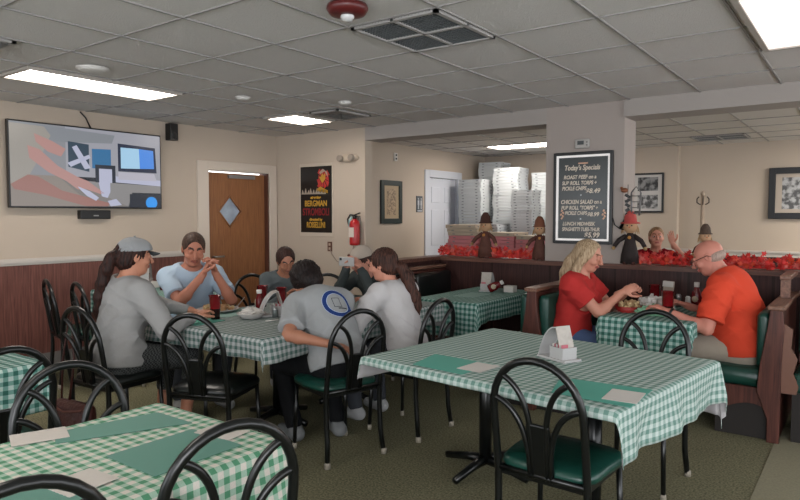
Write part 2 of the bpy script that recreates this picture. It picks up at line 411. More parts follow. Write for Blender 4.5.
# picture on the screen: plain coloured shapes, in the screen plane
def em(name, c, k=1.0):
    if name in MATS: return MATS[name]
    m = mat(name, c, .25, emit=k*.48); m.node_tree.nodes['Principled BSDF'].inputs['Base Color'].default_value = (.01, .01, .012, 1); return m
sw, sh = TW-.012, TH-.014
def poly(name, pts, m, layer):
    q = [((x-.5)*2*sw, (.5-y)*2*sh) for x, y in pts]
    return MB().prism(q, 0, .0925+layer*.0006, .0930+layer*.0006).build(name, m, scr)
scr = MB().prism([(-sw, -sh), (sw, -sh), (sw, sh), (-sw, sh)], 0, .0915, .0925).build('screen', em('scr_bg', '#7d8088', .9), tvt)
poly('picture', [(0, .0), (.33, 0), (.33, .62), (0, .62)], em('scr_grey', '#8b8d92'), 0)
poly('picture', [(.33, .0), (1, 0), (1, .62), (.33, .62)], em('scr_grey2', '#9fa0a9'), 0)
poly('picture', [(.0, .0), (.66, .05), (.64, .16), (.3, .2), (0, .1)], em('scr_grey3', '#868a90'), 1)
poly('picture', [(0, .62), (.3, .62), (.75, .99), (0, 1)], em('scr_tan', '#8a8078'), 1)
poly('picture', [(.3, .66), (1, .70), (1, .80), (.78, .80), (.75, .99), (.5, .99)], em('scr_counter', '#8c8a8a'), 1)
poly('picture', [(.55, .58), (1, .62), (1, .70), (.55, .66)], em('scr_white', '#b9bcd2'), 2)
poly('picture', [(.345, .18), (.48, .2), (.48, .55), (.345, .5)], em('scr_navy', '#2b4152'), 2)
poly('picture', [(.5, .25), (.63, .24), (.63, .5), (.5, .5)], em('scr_blue', '#2f6f9e'), 2)
poly('picture', [(.37, .25), (.40, .22), (.49, .5), (.45, .52)], em('scr_white', '#b9bcd2'), 3)
poly('picture', [(.34, .45), (.48, .33), (.49, .37), (.36, .5)], em('scr_white', '#b9bcd2'), 3)
poly('picture', [(.52, .45), (.66, .45), (.66, .68), (.52, .68)], em('scr_dark', '#1d2633'), 3)
poly('picture', [(.545, .5), (.635, .5), (.635, .68), (.545, .68)], em('scr_white', '#b9bcd2'), 4)
poly('laptop_picture', [(.68, .15), (.96, .17), (.97, .52), (.68, .52)], em('scr_dark2', '#1b2740'), 3)
poly('laptop_picture', [(.70, .20), (.835, .2), (.84, .47), (.70, .48)], em('scr_lcd', '#a9d3f0'), 4)
poly('laptop_picture', [(.835, .2), (.945, .21), (.95, .46), (.84, .47)], em('scr_lcd2', '#4d8fe8'), 4)
poly('laptop_picture', [(.68, .53), (.95, .53), (.97, .63), (.68, .63)], em('scr_kbd', '#b8b6c2'), 3)
poly('picture', [(.76, .82), (1, .83), (1, 1), (.76, 1)], em('scr_dark', '#1d2633'), 3)
poly('picture', [(.0, .02), (.20, .03), (.24, .13), (.19, .34), (.11, .62), (0, .74)], em('scr_sleeve', '#9c978f'), 2)
skin_s = em('scr_skin', '#b58a84'); skin_d = em('scr_skin2', '#9a6d64')
poly('picture', [(.10, .27), (.17, .31), (.28, .50), (.40, .62), (.47, .67), (.58, .82), (.55, .83), (.45, .77), (.40, .78), (.33, .68), (.22, .58), (.11, .42)], skin_s, 5)
poly('picture', [(.14, .12), (.25, .2), (.33, .28), (.30, .38), (.22, .33), (.15, .22)], skin_s, 4)
poly('picture', [(.0, .74), (.1, .62), (.16, .64), (.3, .8), (.62, .95), (.60, .99), (.45, .99), (.2, .86), (.02, .80)], skin_d, 5)
poly('picture', [(.40, .74), (.48, .80), (.54, .88), (.52, .92), (.46, .86), (.42, .79)], em('scr_white', '#b9bcd2'), 6)
poly('picture', [(.54, .68), (.62, .68), (.62, .80), (.60, .88), (.56, .86)], em('scr_white', '#b9bcd2'), 5)
poly('picture', [(.60, .92), (.66, .89), (.70, .97), (.62, .99)], em('scr_white', '#b9bcd2'), 6)
cc = [(.925+.045*math.cos(t*PI/8), .935+.085*math.sin(t*PI/8)) for t in range(16)]
poly('bubble', [(x, min(y, .998)) for x, y in cc], em('scr_dot', '#2c94ea', 1.1), 7)
# sensor bar, speaker, cable
t = thing('sensor_bar', 'small black box mounted on the wall under the television', 'receiver', (XL, 3.30, 1.47))
MB().box((.035, 0, 0), (.07, .30, .085)).build('case', black, t, bevel=.006)
MB().box((.071, 0, -.01), (.004, .05, .012)).build('indicator', mat('ind', '#8a8a8a', .3), t)
t = thing('wall_speaker', 'small black speaker at the top right of the television', 'speaker', (XL, 4.17, 2.357))
MB().box((.05, 0, 0), (.09, .10, .18)).build('case', black, t, bevel=.006)
MB().lathe([(.035, 0), (.03, .004), (.002, .004)], (.095, 0, -.04), 16, Matrix.Rotation(PI/2, 3, 'Y')).build('driver', mat('drv', '#2a2a2a', .5), t)
tag(MB().tube([(XL+.01, 3.20, ZC), (XL+.015, 3.25, ZC-.05), (XL+.03, 3.29, 2.30)], .007).build('cable', black), 'black cable running from ceiling to the top of the television', 'cable')

# poster
gold = mat('poster_gold', '#b0862f', .6); pred = mat('poster_red', '#7d1f22', .6)
pt = thing('poster', 'dark film poster with gold and red lettering beside the oak door', 'poster', (-5.447, YB, 1.65))
MB().box((0, -.006, 0), (.56, .01, .88)).build('backing_board', mat('poster_paper', '#bcaf9f', .6), pt, bevel=.002)
MB().box((0, -.014, .005), (.515, .008, .80)).build('print', mat('poster_black', '#1a1613', .35, noise=.5, nscale=14), pt, bevel=.004)
a = MB()
for i in range(11):
    q = i/11*2*PI; r_ = .10+.02*math.sin(i*2.1)
    a.add([(.12+.02*math.cos(q), -.0195, .26+.02*math.sin(q)), (.12+r_*math.cos(q-.25), -.0195, .25+r_*1.2*math.sin(q-.25)), (.12+r_*.9*math.cos(q+.3), -.0195, .25+r_*1.2*math.sin(q+.3))], [(0, 1, 2)])
a.build('artwork', mat('poster_flame', '#a8322f', .5, noise=.4, nscale=30), pt)
a = MB(); a.add([(.06, -.0205, .27), (.11, -.0205, .2), (.16, -.0205, .25), (.16, -.0205, .32), (.13, -.0205, .29), (.11, -.0205, .32), (.09, -.0205, .28)], [tuple(range(7))])
a.add([(.0, -.0205, .12), (.08, -.0205, .16), (.2, -.0205, .11), (.2, -.0205, .08), (.05, -.0205, .10)], [tuple(range(5))]); a.build('artwork', gold, pt)
a = MB()
for i in range(9):
    x = -.24+i*.045; a.add([(x, -.0205, .07), (x+.05, -.0205, .07), (x+.02+.01*(i % 3), -.0205, .13+.02*(i % 2))], [(0, 1, 2)])
a.build('artwork_pale', mat('poster_pale', '#9b8e80', .6), pt)
a = MB(); a.add([(.06, -.0202, .33), (.12, -.0202, .37), (.19, -.0202, .33), (.2, -.0202, .27), (.15, -.0202, .34), (.08, -.0202, .31)], [tuple(range(6))])
a.build('artwork_glow', mat('poster_pale', '#9b8e80', .6), pt)
R0 = (PI/2, 0, 0)
for body, sz, z, m_, sx in (('starring', .05, .015, gold, 1.1), ('BERGMAN', .098, -.075, gold, .82), ('STROMBOLI', .12, -.185, pred, .68), ('directed by', .042, -.25, gold, 1.1), ('ROSSELLINI', .098, -.335, gold, .62)):
    text('lettering', body, sz, m_, (0, -.0205, z), R0, pt, .0008, 'CENTER', sx, off=.0025)

# emergency light
t = thing('emergency_light', 'beige twin-head emergency light above the fire extinguisher', 'emergency light', (-4.935, YB, 2.13))
beige = mat('beige_plastic', '#b9aa98', .5)
MB().lathe([(.155, 0), (.15, .02), (.12, .04), (.001, .042)], (0, 0, 0), 28, Matrix.Diagonal((1, 1, .33)) @ Matrix.Rotation(PI/2, 3, 'X')).build('housing', beige, t)
for s_ in (-1, 1):
    MB().lathe([(.036, 0), (.042, .02), (.036, .05), (.03, .052), (.001, .045)], (s_*.085, -.03, -.005), 16, Matrix.Rotation(PI/2, 3, 'X')).build('lamp_head', mat('lamp_head', '#8d8277', .3), t)

# fire extinguisher
t = thing('fire_extinguisher', 'red fire extinguisher hanging on the tan wall beside the walkway', 'fire extinguisher', (-4.775, YB-.085, 1.12))
red = mat('extinguisher_red', '#a51f22', .3)
MB().lathe([(.05, 0), (.058, .01), (.06, .03), (.06, .24), (.05, .275), (.025, .295), (.02, .31), (.001, .31)]).build('cylinder', red, t)
MB().box((0, -.061, .15), (.07, .004, .11)).build('label_sticker', mat('sticker', '#c8bdb3', .5), t)
v = MB(); v.lathe([(.022, .30), (.022, .34), (.001, .34)]); v.box((.03, 0, .355), (.10, .02, .012), 0, Matrix.Rotation(-.3, 3, 'Y')); v.box((.03, 0, .33), (.09, .02, .01))
v.build('valve', black, t)
MB().tube([(0, 0, .34), (-.05, -.02, .35), (-.08, -.03, .30), (-.075, -.02, .24)], .01).build('hose', black, t)
MB().tube([(-.02, -.03, .33), (-.05, -.03, .28), (-.06, -.03, .22)], .012).build('tag', mat('tag_blue', '#8fb0b0', .5), t)
MB().box((0, .07, .2), (.04, .03, .26)).build('bracket', MATS['steel'], t)
# socket with the pull cord
t = thing('wall_outlet', 'brown wall outlet plate low beside the poster', 'outlet', (-5.235, YB, 1.09))
MB().box((0, -.004, 0), (.07, .008, .115)).build('plate', mat('plate_brown', '#5b3a2f', .4), t, bevel=.002)
for z in (-.025, .025): MB().box((0, -.009, z), (.03, .003, .028)).build('receptacle', mat('rec', '#a89888', .4), t)
tag(MB().tube([(-5.22, YB-.015, 1.06), (-5.20, YB-.01, 1.0), (-5.12, YB-.01, .92), (-4.98, YB-.01, .88), (-4.90, YB-.01, .93), (-4.86, YB-.01, 1.10), (-4.86, YB-.01, 1.3)], .004, 6).build('cord', mat('cord_grey', '#8a7f76', .6)), 'thin cord drooping along the wall from the outlet to the extinguisher', 'cord')

def picture(name, cx, cy_, cz, w_, h_, fw, axis, label, framec, matc, imgs, cat='picture', depth=.03):
    """framed picture; axis 'x': on the left wall facing +x ; 'y': on a wall facing -y"""
    t = thing(name, label, cat, (cx, cy_, cz), PI/2 if axis == 'x' else 0)
    f = MB()
    for s_ in (-1, 1):
        f.box((s_*(w_/2-fw/2), -depth/2, 0), (fw, depth, h_)); f.box((0, -depth/2, s_*(h_/2-fw/2)), (w_-2*fw, depth, fw))
    f.build('frame', framec, t, bevel=.003)
    MB().box((0, -.008, 0), (w_-2*fw+.004, .01, h_-2*fw+.004)).build('mount', matc, t)
    for (x, z, a_, b_, m_) in imgs: MB().box((x, -.0145, z), (a_, .003, b_)).build('photograph', m_, t)
    return t
blackf = mat('frame_black', '#17181a', .35)
def bw(name, c1, c2, sc_=18):
    if name in MATS: return MATS[name]
    m = mat(name, c1, .3); nt = m.node_tree
    tc = [n for n in nt.nodes if n.bl_idname == 'ShaderNodeTexCoord'][0]
    n = nt.nodes.new('ShaderNodeTexNoise'); n.inputs['Scale'].default_value = sc_; n.inputs['Detail'].default_value = 2
    nt.links.new(tc.outputs['Object'], n.inputs['Vector'])
    r = nt.nodes.new('ShaderNodeValToRGB'); r.color_ramp.elements[0].position = .42; r.color_ramp.elements[1].position = .6
    r.color_ramp.elements[0].color = srgb(c1); r.color_ramp.elements[1].color = srgb(c2)
    nt.links.new(n.outputs['Fac'], r.inputs[0]); nt.links.new(r.outputs[0], nt.nodes['Principled BSDF'].inputs['Base Color']); return m
picture('framed_notice', XF, 7.17, 1.648, .485, .595, .07, 'x', 'dark green framed newspaper page on the wall left of the white door', mat('frame_green', '#26302e', .4), mat('mount_tan', '#a89478', .6), [(0, 0, .2, .36, bw('newsprint', '#7d6c58', '#b09a80', 40))])
ph2 = picture('framed_photos', -2.68, YF-.13, 1.795, .45, .58, .025, 'y', 'black framed pair of black and white photographs on the far wall', blackf, mat('mount_white', '#b7b4b1', .6), [(0, .13, .29, .2, bw('photo_a', '#1d1d1d', '#7d7d7d', 12)), (0, -.13, .29, .2, bw('photo_b', '#3a3a3a', '#a0a0a0', 14))])
picture('framed_photograph', -.73, YF, 1.757, .81, .68, .08, 'y', 'wide black framed old group photograph at the right edge', blackf, mat('mount_cream', '#aca093', .6), [(0, 0, .5, .42, bw('photo_c', '#4a4a4a', '#a8a8a8', 16))], depth=.045)
t = thing('door_sign', 'grey restroom door sign on the wall left of the white door', 'sign', (XF, 7.87, 1.63), PI/2)
MB().box((0, -.006, .0), (.16, .01, .24)).build('plate', mat('sign_grey', '#4d5257', .5), t, bevel=.003)
for x in (-.035, .035):
    f = MB(); f.ball((x, -.013, .075), .014, 10, 6, (1, .3, 1)); f.box((x, -.013, .02), (.035, .004, .07)); f.box((x, -.013, -.045), (.02, .004, .06)); f.build('figure', mat('sign_white', '#b8bcc0', .5), t)
MB().box((0, -.013, -.1), (.12, .004, .015)).build('caption_strip', MATS['sign_white'], t)
t = thing('wall_strobe', 'small white and black wall device high left of the white door', 'alarm', (XF, 7.27, 2.28), PI/2)
MB().box((0, -.012, 0), (.07, .024, .11)).build('housing', whitep, t, bevel=.003)
for z in (-.025, .025): MB().box((0, -.026, z), (.03, .005, .025)).build('lens', black, t)

# thermostat + chalk board on the column
t = thing('thermostat', 'white thermostat on the column above the chalk menu board', 'thermostat', (-2.137, YB, 2.11))
MB().box((0, -.015, 0), (.135, .03, .085)).build('housing', mat('thermo', '#a8a4a0', .5), t, bevel=.012)
MB().box((-.01, -.031, .008), (.06, .004, .035)).build('display', mat('thermo_lcd', '#3a3f3f', .3), t)
for z in (-.015, 0.012): MB().box((.048, -.031, z), (.014, .004, .014)).build('button', mat('btn', '#6d6a68', .5), t)
bt = thing('menu_board', 'chalk specials board in a black and white frame on the column', 'menu board', (-2.127, YB-.001, 1.62))
W, H = .275, .415
f = MB(); fw = .026
for s_ in (-1, 1):
    f.box((s_*(W-fw/2), -.016, 0), (fw, .03, 2*H)); f.box((0, -.016, s_*(H-fw/2)), (2*W-2*fw, .03, fw))
f.build('frame', blackf, bt, bevel=.003)
f = MB(); g0 = .019
for s_ in (-1, 1):
    f.box((s_*(W-fw-g0/2), -.013, 0), (g0, .02, 2*(H-fw))); f.box((0, -.013, s_*(H-fw-g0/2)), (2*(W-fw-g0), .02, g0))
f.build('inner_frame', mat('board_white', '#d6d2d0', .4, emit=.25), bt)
MB().box((0, -.007, 0), (2*(W-fw-g0)+.002, .01, 2*(H-fw-g0)+.002)).build('board', mat('chalkboard', '#262c2c', .25, spec=.6), bt)
ch = mat('chalk', '#cfc2b2', .8); chp = mat('chalk_peach', '#c99d84', .8); chw = mat('chalk_white', '#c9cdd0', .8)
LN = [("Today's Specials", .058, .255, ch, -.165, .80), ('ROAST BEEF on a', .043, .175, ch, -.17, .86), ('SUB ROLL TORPS +', .043, .122, ch, -.185, .80), ('PICKLE CHIPS', .043, .072, ch, -.185, .80), ('$8.49', .052, .045, ch, .04, 1.0),
      ('.', .08, .022, chw, -.015, 1), ('CHICKEN SALAD on a', .046, -.052, ch, -.195, .78), ('PUB ROLL "TORPS" +', .043, -.104, ch, -.19, .78), ('PICKLE CHIPS', .040, -.152, ch, -.155, .78), ('$8.99', .046, -.165, ch, .055, .95),
      ('.', .08, -.195, chw, -.015, 1), ('LUNCH MIDWEEK', .042, -.25, ch, -.175, .80), ('SPAGHETTI TUES-THUR', .042, -.30, ch, -.18, .72), ('$5.99', .056, -.355, ch, .03, 1.0)]
for body, sz, z, m_, x, sx in LN: text('chalk_writing', body, sz*1.1, m_, (x-.012, -.0125, z), R0, bt, .0004, 'LEFT', sx*1.0, .2, .0014)
for sx_ in (-1, 1):
    f = MB()
    for k, (dx, dz) in enumerate(((0, 0), (.012, -.02), (-.008, -.035), (.01, -.05), (.0, -.07))): f.box((sx_*.195+dx, -.0125, -.115+dz), (.014, .002, .02), 0, Matrix.Rotation(.6*(-1)**k, 3, 'Y'))
    f.build('chalk_flower', chp, bt)
f = MB(); f.box((.0, -.0125, .315), (.09, .002, .012)); f.build('chalk_stroke', chp, bt)
tag(MB().tube([(-1.85, YB-.02, 1.44), (-1.83, YB-.02, 1.38), (-1.79, YB-.01, 1.345), (-1.74, YB-.0, 1.335)], .005, 6).build('board_cord', black), 'thin black cord curving from the menu board to the column edge', 'cord')

# coat rack by the far wall
t = thing('coat_rack', 'wooden post coat rack with dark hooks before the far wall', 'coat rack', (-1.88, 9.6, 0))
MB().tube([(0, 0, .1), (0, 0, 1.74), ], .028, 10).build('post', mat('rack_wood', '#a09080', .5), t)
MB().ball((0, 0, 1.76), .035).build('finial', MATS['rack_wood'], t)
for k in range(4):
    q = k*PI/2+.2; c_, s_ = math.cos(q), math.sin(q)
    MB().tube([(0, 0, 1.62), (c_*.04, s_*.04, 1.615), (c_*.075, s_*.075, 1.64), (c_*.075, s_*.075, 1.69), (c_*.05, s_*.05, 1.72)], .008, 8).build('hook', mat('hook_dark', '#3a332e', .3, .6), t)
    MB().tube([(0, 0, .35), (c_*.2, s_*.2, .12), (c_*.25, s_*.25, .01)], .018, 8).build('foot', MATS['rack_wood'], t)
# ---------------------------------------------------------------- chairs
tubem = mat('black_tube', '#0b0d0d', .28, spec=.5)
vgreen = mat('vinyl_green', '#143c33', .32, spec=.5, noise=.12, nscale=6, bump=.15, bscale=30)
vdark = mat('vinyl_dark', '#101413', .3, spec=.5)
glide = mat('glide_white', '#8b8477', .6)
def arc_pts(p0, p1, p2, p3, n=12):
    out = []
    for i in range(n+1):
        t = i/n; out.append(tuple((1-t)**3*a+3*t*(1-t)**2*b_+3*t*t*(1-t)*c+t**3*d for a, b_, c, d in zip(p0, p1, p2, p3)))
    return out
def backy(z): return -.185-max(0, z-.42)*.16
def make_chair(label, vinyl):
    t = thing('cafe_chair', label, 'chair')
    h = []
    hw_, top = .19, .905
    for z in (0, .15, .3, .42, .55, .66): h.append((-hw_-(.012 if z < .1 else 0), backy(z)-(.03 if z == 0 else .01 if z < .2 else 0), z))
    rz = top-.68
    for i in range(0, 17):
        q = PI-PI*i/16; z = .68+rz*math.sin(q)**.9 if 0 < i < 16 else .68
        h.append((hw_*math.cos(q), backy(z), z))
    for z in (.66, .55, .42, .3, .15, 0): h.append((hw_+(.012 if z < .1 else 0), backy(z)-(.03 if z == 0 else .01 if z < .2 else 0), z))
    MB().tube(h, .0155, 12).build('back_hoop', tubem, t)
    for s in (-1, 1):
        for (x0, z0, c1, c2, xe, ze) in ((.150, .835, (.06, .80), (.033, .70), .030, .55), (.190, .735, (.10, .72), (.055, .63), .046, .50)):
            p = arc_pts((s*x0, backy(z0), z0), (s*c1[0], backy(c1[1]), c1[1]), (s*c2[0], backy(c2[1]), c2[1]), (s*xe, backy(ze), ze))
            p.append((s*xe, backy(.42), .42))
            MB().tube(p, .0125, 8).build('back_arc', tubem, t)
    sp = MB(); sp.box((0, backy(.53), .53), (.10, .018, .24), 0, Matrix.Rotation(.16, 3, 'X')); sp.build('back_splat', tubem, t, bevel=.006)
    MB().tube([(-hw_, backy(.43), .43), (hw_, backy(.43), .43)], .013, 8).build('back_rail', tubem, t)
    # seat pad: rounded, domed
    n = 28; vs = []; fs = []
    rings = [(1.0, .0), (1.02, .014), (1.0, .03), (.93, .042), (.6, .050), (.2, .052)]
    for k, (sc_, dz) in enumerate(rings):
        for i in range(n):
            q = 2*PI*i/n; c_, s_ = math.cos(q), math.sin(q); e = .42
            x = math.copysign(abs(c_)**e, c_)*.205; y = math.copysign(abs(s_)**e, s_)*.20
            if y > 0: x *= 1.06
            vs.append((x*sc_, y*sc_+.015, .432+dz))
    for k in range(len(rings)-1):
        for i in range(n): fs.append((k*n+i, k*n+(i+1) % n, (k+1)*n+(i+1) % n, (k+1)*n+i))
    fs += [tuple((len(rings)-1)*n+i for i in range(n)), tuple(range(n))[::-1]]
    MB().add(vs, fs, True).build('seat', vinyl, t)
    f = MB()
    for s in (-1, 1): f.box((s*.175, .01, .415), (.022, .38, .03))
    f.box((0, .19, .415), (.36, .022, .03)); f.box((0, -.17, .415), (.36, .022, .03))
    f.build('seat_frame', tubem, t)
    for s in (-1, 1):
        lg = MB().tube([(s*.178, .185, .42), (s*.19, .20, .02)], .0125, 10).build('leg', tubem, t)
        MB().lathe([(.015, 0), (.016, .03), (.013, .035)], (s*.19, .20, 0), 10).build('glide', glide, lg)
        MB().lathe([(.018, 0), (.019, .03), (.016, .035)], (s*.202, backy(0)-.03, 0), 10).build('rear_glide', glide, t)
    return t
PROTO = {}
def chair(x, y, a, label, v='green', group=None):
    """a: compass direction the sitter faces (0 = +y, 90 = +x)"""
    if v not in PROTO: t = PROTO[v] = make_chair(label, vgreen if v == 'green' else vdark)
    else: t = copy_tree(PROTO[v])
    t.location = (x, y, 0); t.rotation_euler = (0, 0, -math.radians(a)); t['label'] = label; t['group'] = group or 'black metal cafe chairs'
    return t
chair(-1.015, 2.52, 2, 'empty black cafe chair with green seat at the near side of the big bare table')
chair(-1.0, 3.60, 182, 'black cafe chair on the far side of the big bare table facing us')
chair(-2.64, 2.94, -74, 'black cafe chair with the curly haired boy sitting in it')
chair(-2.53, 3.56, -90, 'black cafe chair under the ponytailed girl in white')
chair(-3.15, 2.42, -22, 'empty black cafe chair with dark seat at the near end of the crowded table', 'dark')
chair(-3.85, 2.20, -4, 'black cafe chair with the capped woman sitting in it and a purse on its back', 'dark')
chair(-4.50, 3.30, 108, 'black cafe chair behind the man in the pale blue shirt', 'dark')
chair(-3.96, 4.28, 138, 'empty black cafe chair whose hoop shows just left of the phone', 'dark')
chair(-3.58, 4.70, 178, 'black cafe chair with the boy in the tan cap sitting in it', 'dark')
chair(-4.42, 3.95, 105, 'black cafe chair with the dark haired girl in grey sitting in it', 'dark')
chair(-5.62, 2.88, 14, 'left of the two black chairs at the small table against the panelled wall')
chair(-5.20, 2.92, 10, 'right of the two black chairs at the small table against the panelled wall')
chair(-1.60, 1.17, -74, 'black cafe chair at the near right edge of the front left table')
chair(-1.66, .64, -78, 'black cafe chair cut by the bottom left edge of the picture')
chair(-2.15, 1.11, 106, 'black cafe chair on the far side of the front left table, behind its grey placemat')
chair(-3.13, 1.17, -90, 'black cafe chair drawn up to the table at the left picture edge')

# ---------------------------------------------------------------- tables and cloths
tabm = mat('table_edge', '#151515', .4)
def table(x, y, hx, hy, rz, label, peds, cat='table', z=.742):
    t = thing('pedestal_table', label, cat, (x, y, 0), rz)
    MB().box((0, 0, z-.015), (2*hx, 2*hy, .028)).build('tabletop', tabm, t, bevel=.004)
    for (px, py) in peds:
        p = MB().tube([(px, py, .06), (px, py, z-.05)], .036, 14).build('pedestal', tubem, t)
        MB().box((px, py, z-.04), (.4, .4, .02)).build('mounting_plate', tubem, p)
        for k in range(4):
            q = k*PI/2+PI/4*0; c_, s_ = math.cos(q), math.sin(q)
            MB().tube([(px, py, .075), (px+c_*.12, py+s_*.12, .06), (px+c_*.28, py+s_*.28, .028)], [.03, .024, .02], 8).build('foot', tubem, p)
    return t
ging_c = gingham('gingham_sage', '#b4bfbb', '#8fa39c', '#5f8076', .038)
ging_t = gingham('gingham_teal', '#a9bbb6', '#688f86', '#2f5d53', .043)
ging_g = gingham('gingham_green', '#c6bfb6', '#93ad9b', '#4d8465', .041)
flan = mat('flannel_back', '#9f9c9d', .95, spec=.1, noise=.08, nscale=30)
def cloth(x, y, hx, hy, rz, over, m, label, seed=0, z=.745, lift=0, waves=1.0):
    """over = overhang on (-x, +x, -y, +y)"""
    rnd = random.Random(seed); ph = [rnd.uniform(0, 6.28) for _ in range(6)]
    step = .022
    nx = int((2*hx+over[0]+over[1])/step)+1; ny = int((2*hy+over[2]+over[3])/step)+1
    vs = []; uvs = []; R_ = .012
    for j in range(ny+1):
        for i in range(nx+1):
            u = -hx-over[0]+(2*hx+over[0]+over[1])*i/nx; v = -hy-over[2]+(2*hy+over[2]+over[3])*j/ny
            cx_, cy_ = max(-hx, min(hx, u)), max(-hy, min(hy, v)); ox, oy = u-cx_, v-cy_
            L = math.hypot(ox, oy); px, py, pz = cx_, cy_, z
            if L > 1e-6:
                dx, dy = ox/L, oy/L
                s = (cy_ if abs(ox) > abs(oy) else cx_)+math.atan2(dy, dx)*.25
                a_ = min(L, R_*PI/2)
                out = R_*math.sin(a_/R_); dn = R_*(1-math.cos(a_/R_))
                if L > a_:
                    e = L-a_
                    wv = waves*(.016*math.sin(9*s+ph[0])+.010*math.sin(17*s+ph[1])+.006*math.sin(31*s+ph[2]))*min(1, e/.15)
                    corner = min(abs(dx), abs(dy))*1.41
                    out += .035*e+wv+.06*e*corner; dn += e*.995
                px += dx*out; py += dy*out; pz -= dn
            else:
                pz += .0008*math.sin(7*u+ph[3])*math.sin(9*v+ph[4])
            vs.append((px, py, pz)); uvs.append((u, v))
    fs = [(j*(nx+1)+i, j*(nx+1)+i+1, (j+1)*(nx+1)+i+1, (j+1)*(nx+1)+i) for j in range(ny) for i in range(nx)]
    o = MB().add(vs, fs, True).build('tablecloth', [m, flan], fix=False, loc=(x, y, lift), rz=rz)
    me = o.data; ul = me.uv_layers.new(name='UVMap')
    for p in me.loops: ul.data[p.index].uv = uvs[p.vertex_index]
    sd = o.modifiers.new('thick', 'SOLIDIFY'); sd.thickness = .0022; sd.offset = 1; sd.material_offset = 1; sd.material_offset_rim = 0
    return tag(o, label, 'tablecloth')
TZ = .7475          # top of the cloths
RZ = math.radians(-7)
table(-1.66, 3.015, .33, .555, RZ, 'pedestal table under the left half of the big bare checked cloth', [(-.10, .17)])
table(-.995, 2.935, .32, .555, RZ, 'pedestal table under the right half of the big bare checked cloth', [(.03, -.12)])
cloth(-1.328, 2.975, .672, .565, RZ, (.12, .21, .045, .28), ging_c, 'pale sage checked cloth spread over the big bare table at right', 3)
table(-1.83, .80, .345, .60, 0, 'table under the bright green checked cloth at the bottom left', [(0, .2), (0, -.3)])
cloth(-1.83, .80, .352, .61, 0, (.25, .19, .2, .10), ging_g, 'bright green and white checked cloth at the bottom left corner', 5)
table(-3.62, .92, .38, .55, 0, 'table under the checked cloth at the left picture edge', [(0, 0)])
cloth(-3.62, .92, .388, .56, 0, (.2, .24, .2, .22), ging_t, 'teal checked cloth on the table at the left picture edge', 8)
table(-3.38, 2.985, .56, .49, 0, 'near table of the crowded pair where people are eating', [(0, .15)])
table(-3.38, 3.95, .56, .45, 0, 'far table of the crowded pair where people are eating', [(0, -.1)])
gtc = gingham('gingham_grey', '#a6a9a8', '#7d8785', '#46605a', .041)
cloth(-3.38, 3.45, .57, .96, 0, (.16, .15, .13, .2), gtc, 'grey green checked cloth under the plates and red cups of the crowded table', 12)
table(-5.48, 3.52, .55, .30, 0, 'small table against the panelled wall behind the capped woman', [(0, 0)])
cloth(-5.48, 3.52, .56, .305, 0, (.0, .15, .22, .15), ging_t, 'checked cloth on the small table against the panelled wall', 15)
table(-2.87, 5.12, .30, .53, 0, 'empty corner booth table under a teal checked cloth', [(0, -.1)])
cloth(-2.87, 5.105, .305, .555, 0, (.18, .18, .30, .0), ging_t, 'dark teal checked cloth on the empty corner booth table', 18)
table(-1.24, 5.12, .28, .53, 0, 'booth table between the blond woman and the bald man', [(0, -.1)])
cloth(-1.24, 5.085, .30, .575, 0, (.10, .10, .26, .0), ging_t, 'checked cloth on the booth table between the blond woman and the bald man', 21)

# ---------------------------------------------------------------- booths
bwood = wood('bench_wood', '#3a1f1a', '#5a332a', .4, 'z', 1.0)
bwoody = wood('bench_cap_wood', '#5c4136', '#84614f', .4, 'y', 1.0)
def rbox(mb, a, b_, r=.03, n=4):
    """box with rounded long edges (along y) for cushions"""
    (x0, y0_, z0), (x1, y1_, z1) = a, b_
    pts = []
    for cx_, cz_, q0 in ((x1-r, z1-r, 0), (x0+r, z1-r, PI/2), (x0+r, z0+r, PI), (x1-r, z0+r, 1.5*PI)):
        for i in range(n+1):
            q = q0+PI/2*i/n; pts.append((cx_+r*math.cos(q), cz_+r*math.sin(q)))
    ys = [y0_, y0_+r*.3, y0_+r, y1_-r, y1_-r*.3, y1_]; shr = [r*.8, r*.25, 0, 0, r*.25, r*.8]
    mx_, mz_ = (x0+x1)/2, (z0+z1)/2; vs = []; N = len(pts)
    for y, s in zip(ys, shr):
        for (x, z) in pts: vs.append((x-math.copysign(min(s, abs(x-mx_)), x-mx_), y, z-math.copysign(min(s, abs(z-mz_)), z-mz_)))
    fs = [(k*N+i, k*N+(i+1) % N, (k+1)*N+(i+1) % N, (k+1)*N+i) for k in range(len(ys)-1) for i in range(N)]
    fs += [tuple(range(N))[::-1], tuple((len(ys)-1)*N+i for i in range(N))]
    return mb.add(vs, fs, True)
